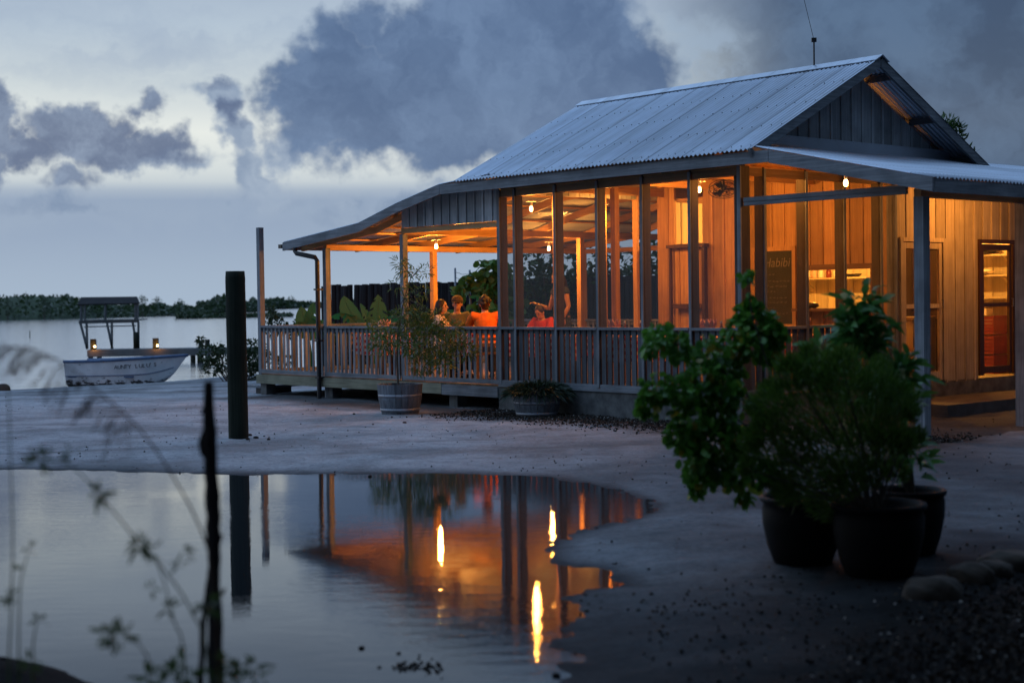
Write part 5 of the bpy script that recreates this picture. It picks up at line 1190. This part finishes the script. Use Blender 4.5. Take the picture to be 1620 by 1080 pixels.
scatter('leaf_litter', 13000, fh, .030, 'dead leaves and pebbles along the foundation', 'leaf litter', M['mulch'], 6)
def fy(g, n):
    y = 6.5 * (30 / 6.5) ** g.uniform(0, 1, n); x = y * g.uniform(-.36, .36, n); c = g.integers(0, n, 40); k = g.integers(0, 40, n); near = g.uniform(0, 1, n) < .75; sp = .02 * y[c][k]
    x = np.where(near, x[c][k] + g.normal(0, 1, n) * sp * 1.6, x); y = np.where(near, y[c][k] + g.normal(0, 1, n) * sp * 2.4, y); return np.stack([x, y], 1)
scatter('yard_debris', 1500, fy, .022, 'small dark scraps lying about the sand yard', 'debris', M['mulch'], 8)
def clods(name, pts, lab):
    g = random.Random(5); mb = MB()
    for x, y, r in pts:
        p = Vector((x, y, max(gh(x, y), WATER_Z) + r * .3)); ro = Quaternion((0, 0, 1), g.uniform(0, 3)).to_matrix()
        mb.ell(p, (r * g.uniform(.8, 1.3), r * g.uniform(.7, 1), r * .6), 8, 6, ro)
    tag(mb.build(name, M['soil']), lab, 'soil', None, 'stuff')
cp = []
g = random.Random(2)
for px, py in [(395, 690), (405, 693), (418, 691), (410, 685), (392, 697), (425, 696), (384, 692), (585, 749), (620, 660), (560, 655), (640, 668), (590, 672), (690, 660)]:
    q = at(px, py, 10) - Vector((0, 0, CAM_H)); t = -CAM_H / q.z; cp.append((q.x * t, q.y * t, g.uniform(.012, .035)))
for k in range(70):
    q = at(g.uniform(620, 700), g.gauss(1055, 6), 10) - Vector((0, 0, CAM_H)); t = -(CAM_H + .03) / q.z; cp.append((q.x * t, q.y * t, g.uniform(.004, .012)))
for px, py in [(572, 1022), (895, 955), (928, 965), (880, 1065), (1010, 970), (1040, 965), (910, 1030), (600, 1052)]:
    q = at(px, py, 10) - Vector((0, 0, CAM_H)); t = -(CAM_H + .02) / q.z; cp.append((q.x * t, q.y * t, g.uniform(.008, .02)))
clods('soil_crumbs', cp, 'dark crumbs of soil on the sand and in the pool')
# dark bank, bottom left
# ------------------------------------------------------------------ shore: boat, dock, hut
def boat():
    st_ = Vector((-13.55, 47.3, -.86)); L_ = 3.78; e = empty('skiff', st_, R(-14), 'old white skiff with peeling paint and blue gunwale, beached', 'boat')
    n = 26; sec = []
    for i in range(n + 1):
        t = i / n; bw = .78 * (1 - max(0, (t - .42) / .58) ** 2.3) * (.92 + .08 * min(1, t * 4)); sh = .86 + .15 * t ** 2.0; kz = .02 + (.42 * ((t - .72) / .28) ** 2 if t > .72 else 0)
        rake = .50 * max(0, (t - .6) / .4) ** 1.6
        pts = [(0, kz, 0), (.62, kz + .07, .15), (.84, kz + .16 * (1 - t * .3), .25), (.90, lerp((0, 0, kz), (0, 0, sh), .48).z, .5), (.905, lerp((0, 0, kz), (0, 0, sh), .50).z, .52), (.96, lerp((0, 0, kz), (0, 0, sh), .8).z, .8), (1.0, sh, 1.0)]
        sec.append([(t * (L_ - .50) + rake * f, bw * y, z) for y, z, f in pts])
    V = []; F = []; m_ = 13
    for s_ in sec:
        row = [(x, -y, z) for x, y, z in s_[::-1]] + [(x, y, z) for x, y, z in s_[1:]]; V += row
    for i in range(n):
        for k in range(m_ - 1): F.append((i * m_ + k, (i + 1) * m_ + k, (i + 1) * m_ + k + 1, i * m_ + k + 1))
    F.append(tuple(range(m_)))
    mb = MB(); mb.add(V, F); o = mb.build('hull', M['boat'], e, False); s_m = o.modifiers.new('shell', 'SOLIDIFY'); s_m.thickness = .025; s_m.offset = 1
    for sx in (-1, 1):
        mb = MB(); pts = [Vector((s_[-1][0], sx * s_[-1][1], s_[-1][2] + .012)) for s_ in sec]; mb.tube(pts, .045, 8); mb.build('gunwale', M['boatblue'], e, True)
        mb = MB(); pts = [Vector((s_[3][0], sx * (s_[3][1] + .012), s_[3][2])) for s_ in sec[:-1]]; mb.tube(pts, .012, 6); mb.build('rubbing_strake', M['boatblue'], e, True)
    mb = MB(); mb.add([(s_[-1][0], k * s_[-1][1], s_[-1][2] - .01) for s_ in sec[17:] for k in (-.97, .97)], [(2 * i, 2 * i + 1, 2 * i + 3, 2 * i + 2) for i in range(len(sec[17:]) - 1)]); mb.build('foredeck', M['boatblue'], e)
    for x in (.12, 1.2, 2.0): mb = MB(); mb.box(x, x + .28, -.68, .68, .38, .42); mb.build('thwart', M['boatblue'], e)
    a, b_ = Vector(sec[13][5]), Vector(sec[21][5]); a.y *= -1; b_.y *= -1
    s5 = sec[13]; q = Vector((b_.x - a.x, b_.y - a.y, 0)); ang = math.atan2(q.y, q.x)
    tilt = math.atan2(.06, .3)
    # lettering follows the hull: one letter at a time
    word = "AUNTY LULU'S"; xs = np.linspace(1.72, 2.88, len(word)); grp_ = None
    prow = [(-s_[5][1], s_[5][0], s_[5][2]) for s_ in sec]
    for i, ch in enumerate(word):
        if ch == ' ': continue
        x = xs[i]; X5 = [s_[5][0] for s_ in sec]; yy = -np.interp(x, X5, [s_[5][1] for s_ in sec]) ; y2 = -np.interp(x + .09, X5, [s_[5][1] for s_ in sec]); zz = np.interp(x, X5, [s_[5][2] for s_ in sec])
        text('painted_letter', ch, .17, (x, yy - .034, zz - .085), (R(84), 0, math.atan2(y2 - yy, .09)), M['black'], e, .001)
    return e
boat()
dk = empty('jetty', at(147, 575, 66), 0, 'weathered timber jetty running out over the lagoon', 'jetty')
def dz(z): return z - dk.location.z
def dp(x, y, Y): return at(x, y, Y) - dk.location
Zd = -.8 + .62; mb = MB(); x0 = dp(139, 548, 66).x; x1 = dp(405, 548, 66).x
for k in range(int((x1 - x0) / .16)): mb.box(x0 + k * .16, x0 + k * .16 + .145, -.1 + (k % 3) * .01, 1.5, dz(Zd) - .04, dz(Zd))
mb.build('decking', M['dock'], dk)
mb = MB(); mb.box(x0, x1, -.14, -.10, dz(Zd) - .30, dz(Zd) - .02); mb.box(x0, x1, 1.5, 1.54, dz(Zd) - .3, dz(Zd) - .02); mb.build('fascia_beam', M['dock'], dk)
for px, top in ((143, 0), (318, .35), (305, -.04), (230, -.04)):
    for yy in (0, 1.4):
        xx = dp(px, 548, 66).x; MB().tube([(xx, yy, dz(-1.5)), (xx, yy, dz(Zd + top))], .11, 10).build('pile', M['pile'], dk, True)
for px, lab in ((147, 'small jetty lamp on a dark post below the hut'), (246, 'small jetty lamp on a dark post at mid jetty')):
    e = empty('jetty_lamp', at(px, 548, 65.95), 0, lab, 'lamp'); e.location.z = Zd + .005; mb = MB(); mb.box(-.12, .10, -.0, .2, 0, .46); mb.build('post', M['pile'], e)
    MB().ell((.10, -.08, .14), (.045, .045, .05)).build('bulb', BULB, e, True); mb = MB(); mb.box(.08, .12, -.05, .0, .12, .16); mb.build('bracket', M['metal'], e); lamp('jetty_light', (.10, -.16, .16), 9, parent=e)
ht = empty('jetty_hut', at(170, 556, 68.5), 0, 'small open roofed stand on slanted legs at the jetty end', 'hut')
def hp(x, y, Y=68.5): return at(x, y, Y) - ht.location
mb = MB(); a, b_, c_, d_ = hp(123, 481), hp(220, 479), hp(217, 469, 69.2), hp(128, 470, 69.2); b2, a2 = hp(221, 479, 70.2), hp(124, 481, 70.2)
mb.add([a, b_, c_, d_, a2, b2] + [q - Vector((0, 0, .05)) for q in (a, b_, c_, d_, a2, b2)], [(0, 1, 2, 3), (3, 2, 5, 4), (9, 8, 7, 6), (10, 11, 8, 9), (0, 6, 7, 1), (4, 5, 11, 10), (0, 3, 9, 6), (3, 4, 10, 9), (1, 7, 8, 2), (2, 8, 11, 5)]); mb.build('roof', M['stake'], ht)
for Yy in (68.6, 70.1):
    for x in (128, 134, 166, 214, 218) if Yy < 69 else (129, 167, 215): mb = MB(); mb.beam(hp(x, 480, Yy), hp(x, 510, Yy), .08, .08, (0, 1, 0)); mb.build('post', M['dock'], ht)
    mb = MB(); mb.beam(hp(125, 510, Yy), hp(220, 508, Yy), .1, .12); mb.build('beam', M['dock'], ht)
    mb = MB(); mb.beam(hp(133, 517, Yy), hp(215, 515, Yy), .05, .05); mb.build('crossbar', M['dock'], ht)
    for xa, xb in ((127, 138), (137, 138), (169, 178), (177, 177), (210, 217), (219, 219)): mb = MB(); mb.beam(hp(xa, 510, Yy), hp(xb, 552, Yy), .09, .09, (0, 1, 0)); mb.build('leg', M['dock'], ht)
mb = MB(); mb.box(hp(125, 510).x, hp(220, 510).x, 0, 1.6, hp(125, 507).z - .02, hp(125, 507).z + .02); mb.build('platform', M['dock'], ht)
e = MB().tube([(0, 0, 0), (0, 0, .75)], .14, 12).build('mooring_post', M['pile'], None, True, at(216, 549, 67.0)); e.location.z = Zd - .02; tag(e, 'short dark post on the jetty under the hut', 'post')
e = MB().tube([(0, 0, -.6), (.02, 0, .55)], .035, 8).build('marker_stake', M['pile'], None, True, at(47, 530, 130)); e.location.z = -.8; tag(e, 'lone thin stake standing far out in the lagoon', 'stake')

# ------------------------------------------------------------------ vegetation behind
def shrub(name, c_list, mat, lab, cat, leaf=.09, wid=.05, shape='lance', dens=1.0, group=None, trunk=None, seed=1, droop=.2, base_z=None):
    """c_list: list of (centre, radius)"""
    g = np.random.default_rng(seed); b = Vector(np.mean([np.array(c) for c, r in c_list], axis=0)); b.z = base_z if base_z is not None else min(c.z - r for c, r in c_list)
    e = empty(name, b, 0, lab, cat, group); B = []; D = []
    for c, r in c_list:
        n_ = int(min(5200, dens * 13 * r ** 2 / (leaf * wid) ) + 30); p, q = ball_pts(np.array(c - b), r, n_, g, .35); k = g.uniform(0, 1, n_)
        p += .12 * r * np.sin(p * 6 / r + g.uniform(0, 6, 3)); B.append(p); D.append(q * .8 + g.normal(size=q.shape) * .6 + np.array([0, 0, .15]))
    leaves('crown', np.concatenate(B), np.concatenate(D), leaf, wid, mat, e, shape, .2, droop, seed=seed)
    mb = MB()
    for c, r in c_list: mb.tube([Vector((rng.uniform(-.1, .1), 0, 0)), (c - b) * .5 + Vector((rng.uniform(-.1, .1), 0, -.1 * r)), c - b], [trunk or .05, (trunk or .05) * .6, (trunk or .05) * .2], 7)
    mb.build('trunk', M['bark'], e); return e
def CP(lst, Y): return [(at(x, y, Y + dy), r / 2412 * Y) for x, y, r, dy in lst]
# mangrove bushes at the waterline, left of the deck
shrub('mangrove_bush', CP([(330, 560, 16, 0), (350, 572, 16, 0), (335, 580, 12, 0), (388, 555, 18, .5), (395, 575, 18, .5), (404, 560, 20, .5), (317, 538, 5, 0), (345, 552, 10, 0), (375, 580, 14, 0), (400, 590, 12, .5), (425, 575, 20, 1), (450, 580, 18, 1)], 41), M['leaf_mang'], 'dark mangrove bush at the waterline behind the thick pile', 'bush', .12, .05, seed=3, base_z=-.85, trunk=.03)
shrub('mangrove_bush', CP([(430, 500, 9, 0), (436, 510, 10, 0), (446, 518, 10, 0), (428, 488, 5, 0), (425, 520, 10, 0), (458, 525, 10, 0)], 38), M['leaf_mang'], 'thin young mangrove showing above the deck rail', 'bush', .10, .045, seed=4, base_z=-.5, trunk=.02)
# bananas
def banana(name, base, lv, lab, seed):
    g = random.Random(seed); e = empty(name, base, 0, lab, 'banana plant', 'banana plants behind the verandah'); mb = MB(); mb.tube([(0, 0, -.1), (.02, 0, .4), (0, 0, .8)], [.09, .08, .05], 10); mb.build('stem', M['leaf_ban'], e, True)
    for tip, mid, w in lv:
        t_, m__ = tip - base, mid - base; s0 = Vector((0, 0, .7)); n = 22; V = []; F = []
        prev = None
        for i in range(n + 1):
            t = i / n; p = s0 * (1 - t) ** 2 + m__ * 2 * t * (1 - t) + t_ * t * t; d = (m__ - s0) * 2 * (1 - t) + (t_ - m__) * 2 * t
            sd2 = d.cross(Vector((0.25, -1, .1))).normalized() if abs(d.z) > abs(d.x) * .7 else d.cross(Vector((0, -.6, -.8))).normalized()
            hw = w * math.sin(math.pi * min(1, max(0, (t - .12) / .88)) ** .8) ** .6 if t > .12 else .015
            hw = max(hw, .012) * (1 - .05 * (i % 3 == 1)); dr = -.35 * hw
            V += [p + sd2 * hw + Vector((0, 0, dr)), p + sd2 * hw * .5 + Vector((0, 0, dr * .2)), p, p - sd2 * hw * .5 + Vector((0, 0, dr * .2)), p - sd2 * hw + Vector((0, 0, dr))]
        for i in range(n):
            for k in range(4):
                if k in (0, 3) and g.random() < .09: continue
                F.append((5 * i + k, 5 * i + k + 1, 5 * i + k + 6, 5 * i + k + 5))
        mb = MB(); mb.add(V, F); mb.build('leaf', M['leaf_ban'], e, True); mr_ = MB(); mr_.tube([Vector(V[5 * i + 2]) + Vector((0, -.006, .004)) for i in range(n + 1)], [.018 - .013 * i / n for i in range(n + 1)], 6); mr_.build('midrib', M['leaf_weed'], e)
Y = 35.0
def bp(x, y, dy=0): return at(x, y, Y + dy)
b1 = bp(590, 560); b1.z = .0
banana('banana_plant', b1, [(bp(544, 468), bp(548, 490), .23), (bp(520, 505), bp(555, 478), .16), (bp(598, 466), bp(600, 500), .25), (bp(640, 512), bp(615, 480), .15), (bp(570, 480), bp(585, 500), .10), (bp(530, 520), bp(560, 500), .18)], 'banana plant with two big upright leaves by the dark fence', 3)
b2 = bp(488, 560); b2.z = .0
banana('banana_plant', b2, [(bp(476, 485), bp(480, 500), .20), (bp(496, 478), bp(490, 500), .14), (bp(470, 515), bp(478, 500), .18), (bp(510, 512), bp(500, 495), .2)], 'smaller banana plant beside the downpipe', 6)
b3 = bp(800, 560, -2); b3.z = .0
banana('banana_plant', b3, [(bp(742, 470, -2), bp(775, 455, -2), .13), (bp(690, 500, -2), bp(720, 470, -2), .12), (bp(775, 500, -2), bp(780, 470, -2), .2)], 'banana plant behind the diners with one long leaf', 9)
shrub('bush', CP([(560, 525, 16, 0), (600, 522, 16, 0), (640, 515, 18, 0), (530, 525, 14, 0), (670, 515, 18, 0), (500, 525, 14, 0), (475, 512, 10, 0), (620, 500, 12, 0), (655, 498, 12, 0)], 36.2), M['leaf_tree'], 'low leafy hedge along the foot of the dark fence', 'bush', .10, .06, seed=8, base_z=-.05, trunk=.02)
# sea grape trees behind the diners
shrub('sea_grape_tree', CP([(775, 430, 20, 0), (768, 450, 22, 0), (785, 470, 24, 0), (755, 445, 10, 0), (790, 435, 20, 0), (740, 450, 8, 0), (725, 465, 6, -.5), (760, 485, 16, 0), (800, 450, 24, 0), (800, 480, 26, 0)], 35.0), M['leaf_grape'], 'sea grape tree with big round leaves behind the diners', 'tree', .17, .16, 'round', 1.0, seed=11, base_z=0, trunk=.06)
shrub('dark_tree', CP([(835, 430, 30, 0), (860, 440, 34, 0), (850, 480, 40, 0), (890, 420, 28, 0), (900, 460, 36, 0), (880, 500, 30, 0), (830, 500, 30, 0)], 37.0), M['leaf_tree'], 'dark tree filling the view behind the standing woman', 'tree', .16, .09, 'lance', .8, group='dark trees behind the restaurant', seed=12, base_z=0, trunk=.08)
shrub('dark_tree', CP([(940, 425, 34, 0), (935, 470, 40, 0), (970, 440, 36, 0), (985, 480, 40, 0), (960, 400, 24, 0), (950, 505, 30, 0)], 37.5), M['leaf_tree'], 'dark tree behind the middle screen bays', 'tree', .16, .09, 'lance', .8, group='dark trees behind the restaurant', seed=13, base_z=0, trunk=.08)
shrub('dark_tree', CP([(1020, 425, 36, 0), (1030, 470, 40, 0), (1065, 440, 36, 0), (1080, 480, 40, 0), (1040, 400, 28, 0)], 37.8), M['leaf_tree'], 'dark tree beside the corner of the board wall', 'tree', .16, .09, 'lance', .8, group='dark trees behind the restaurant', seed=14, base_z=0, trunk=.08)
shrub('roof_high_tree', CP([(1500, 196, 13, 0), (1512, 205, 12, 0), (1490, 215, 22, 0), (1515, 212, 9, 0), (1470, 230, 30, 0), (1500, 240, 30, 0), (1450, 260, 44, 0), (1500, 280, 50, 0), (1430, 300, 50, 0)], 35.5), M['leaf_tree'], 'treetop just showing over the iron roof slope', 'tree', .15, .05, 'lance', .55, seed=16, base_z=0, trunk=.14, droop=-.2)
# palisade fence
fe = empty('palisade_fence', Vector((-5.0, 40.2, 0)), 0, 'tall dark fence of rough upright stakes behind the verandah', 'fence'); mb = MB(); g = random.Random(7)
A_, B_ = Vector((0, 0, 0)), Vector((11.5, -5.4, 0)); n = 110; tot = 0
for k in range(n):
    t = (k + .5) / n; p = lerp(A_, B_, t) + Vector((0, g.uniform(-.03, .03), 0)); h = 2.14 + g.uniform(-.025, .025) + .12 * t; h = h - .12 * (k in (1,)); lean = g.uniform(-.03, .03)
    if k == 2 or k == 8: p.x += .02; lean = .06
    r = .082 + g.uniform(-.008, .006); mb.tube([p + Vector((0, 0, -.2)), p + Vector((lean, 0, h))], [r, r * .92], 7)
fence_o = mb.build('stakes', M['stake'], fe)
mb = MB(); mb.beam(Vector((0, .1, .6)), B_ + Vector((0, .1, .6)), .05, .08); mb.beam(Vector((0, .1, 1.6)), B_ + Vector((0, .1, 1.6)), .05, .08); mb.build('rails', M['stake'], fe)
for px, lab in ((720, 'thin steel wire post over the dark fence, the taller'), (743, 'thin steel wire post nearer the sea grape tree')):
    tp = at(px, 424 if px == 720 else 427, 38); o = MB().tube([(0, 0, 0), (0, 0, tp.z)], .025, 8).build('wire_post', M['metal'], None, True, Vector((tp.x, 38, 0))); tag(o, lab, 'post')
mb = MB(); a = at(720, 430, 38); b_ = at(743, 433, 38)
for dz_ in (0, -.14): mb.tube([a + Vector((0, 0, dz_)), (a + b_) / 2 + Vector((0, 0, dz_ - .04)), b_ + Vector((0, 0, dz_)), b_ + Vector((1.1, 0, dz_ + .06))], .006, 5)
tag(mb.build('barbed_wire', M['metal']), 'slack barbed wire between the two steel posts', 'wire')
# far mangroves
def far_band(name, line, depth, hgt, n, leaf, seed, lab, kind='stuff'):
    """line: list of (X, Y) waterline points; clumps spread behind it"""
    g = np.random.default_rng(seed); L_ = np.array(line, float); seg = np.hypot(*np.diff(L_, axis=0).T); cum = np.concatenate([[0], np.cumsum(seg)])
    s = g.uniform(0, cum[-1], n); x = np.interp(s, cum, L_[:, 0]); y = np.interp(s, cum, L_[:, 1]); dist = np.hypot(x, y)
    back = g.uniform(0, 1, n) ** .8 * depth; prof = hgt * (.60 + .42 * noise2(s, s * 0, seed + 1, 4, .045) * .8 + .16 * noise2(s, s * 0, seed + 7, 3, .4)); prof = np.clip(prof, hgt * .25, hgt * 1.5)
    tall = (.35 + .65 * np.clip(back / (depth * .5), 0, 1)); z = -.85 + prof * tall * g.uniform(0, 1, n) ** .6
    ux, uy = x / dist, y / dist; B = np.stack([x + ux * back, y + uy * back, z], 1); D = g.normal(size=B.shape)
    sc = leaf * dist / 400; D[:, 2] *= .5
    o = leaves(name, B, D, sc, sc * .8, M['leaf_mang'], None, 'round', .2, .1, seed=seed)
    # solid heart of the thicket
    m_ = 260; s2 = np.linspace(0, cum[-1], m_); x2 = np.interp(s2, cum, L_[:, 0]); y2 = np.interp(s2, cum, L_[:, 1]); d2 = np.hypot(x2, y2)
    pr = hgt * (.60 + .42 * noise2(s2, s2 * 0, seed + 1, 4, .045) * .8); pr = np.clip(pr, hgt * .25, hgt * 1.5) * .92; V = []
    for f0, zz in ((.12, None), (.3, .45), (.55, .95), (.9, .9)):
        k = 1 + f0 * depth / d2; V.append(np.stack([x2 * k, y2 * k, np.full(m_, -.9) if zz is None else -.85 + pr * zz + .1 * noise2(s2, s2 * 0, 3, 3, 2)], 1))
    V = np.concatenate(V); i = np.concatenate([np.arange(m_ - 1) + r_ * m_ for r_ in range(3)]); Fq = np.stack([i, i + 1, i + m_ + 1, i + m_], 1)
    tag(o, lab, 'mangroves', None, kind)
    npmesh(name + '_thicket', V, Fq, M['thicket'], o, smooth=True)
    return o
far_band('mangrove_shore', [(-420, 250), (-190, 285), (-115, 300), (-98, 330), (-84, 400), (-90, 520), (-110, 700), (-135, 860), (-118, 960), (-80, 1010), (0, 1050), (150, 1000), (420, 900), (900, 800)], 60, 6.4, 110000, 1.0, 5, 'low dark green mangrove shore across the lagoon')
far_band('mangrove_islet', [(-66, 300), (-58, 296), (-52, 300), (-44, 305)], 8, 2.6, 3500, .8, 9, 'small dark mangrove islet off the far shore')
# tall stragglers on the skyline
g = random.Random(31)
for k, (px, top, Y, lab) in enumerate([(248, 468, 640, 'tall mangrove crown on the far shore just past the hut roof'), (225, 466, 340, 'mangrove crown rising beside the hut roof edge'), (70, 468, 320, 'broad mangrove crown above the feather grass head'), (285, 472, 700, 'mangrove crown midway between the hut and the thick pile'), (460, 467, 1050, 'far mangrove crown between the tall end post and the downpipe'), (335, 472, 850, 'small mangrove crown close beside the thick pile'), (12, 472, 310, 'mangrove crown at the frame edge of the far shore')]):
    c_ = at(px, top + 5, Y); r = 5.5 / 2412 * Y
    shrub('mangrove_tree', [(c_, r * .8), (c_ + Vector((r * .7, 0, -r * .8)), r), (c_ + Vector((-r * .8, 0, -r)), r)], M['leaf_mang'], lab, 'tree', r * .3, r * .2, 'round', .3, 'taller mangroves on the far shore', r * .08, 40 + k, base_z=-.8)

# ------------------------------------------------------------------ unseen trees added around the viewpoint to shade ground and slats
def added_shade_tree(loc, crown, h, r, seed, lab, n=22, low=.56):
    g = np.random.default_rng(seed); e = empty('unseen_shade_tree', loc, 0, lab, 'tree', 'unseen trees added for shade'); B = []; D = []; mb = MB(); off = np.array([crown[0] - loc[0], crown[1] - loc[1], 0])
    mb.tube([(0, 0, -.2), (.1, .1, h * .3), tuple(off * .25 + np.array([0, 0, h * .5]))], [.28, .2, .15], 12)
    for k in range(n):
        c_ = off + np.array([g.uniform(-r, r) * .9, g.uniform(-r, r) * .9, h * g.uniform(low + .1, 1.0)]); rr = r * g.uniform(.30, .42); p, q = ball_pts(c_, rr, 1300, g, .3)
        p[:, 2] = np.maximum(p[:, 2], 3.75); B.append(p); D.append(q + g.normal(size=q.shape) * .6)
        mb.tube([tuple(off * .25 + np.array([0, 0, h * .5])), tuple(off * .3 + (c_ - off) * .5 + np.array([0, 0, h * .25])), tuple(c_)], [.09, .05, .015], 7)
    mb.build('trunk', M['bark'], e); leaves('crown', np.concatenate(B), np.concatenate(D), .34, .2, M['leaf_tree'], e, 'lance', .2, .1, seed=seed)
added_shade_tree((4.6, 2.2, 0), (3.0, 5.0), 6.6, 3.2, 71, 'unseen tree added for shade, leaning over the gravel corner'); added_shade_tree((-4.6, 1.6, 0), (-3.2, 4.0), 7.0, 3.2, 72, 'unseen tree added for shade beyond the near pool bank')
added_shade_tree((.6, -3.5, 0), (.5, -.5), 7.5, 4.0, 74, 'unseen tree added for shade directly behind the pool bank'); added_shade_tree((9.5, 6.0, 0), (8.6, 5.6), 6.8, 3.2, 73, 'unseen tree added for shade beyond the potted plants')
added_shade_tree((-10.0, 10.0, 0), (-9.6, 10.4), 7.5, 3.4, 77, 'unseen tree added for shade at the far side of the pool'); added_shade_tree((-12, 4.5, 0), (-11.5, 5.5), 7.5, 3.6, 78, 'unseen tree added for shade, standing off beyond the pool bank')
added_shade_tree((6.5, -4, 0), (6, -3), 7.5, 4.0, 75, 'unseen tree added for shade far behind the gravel corner'); added_shade_tree((-8, -4, 0), (-7, -3), 7.5, 4.0, 76, 'unseen tree added for shade far behind the pool')
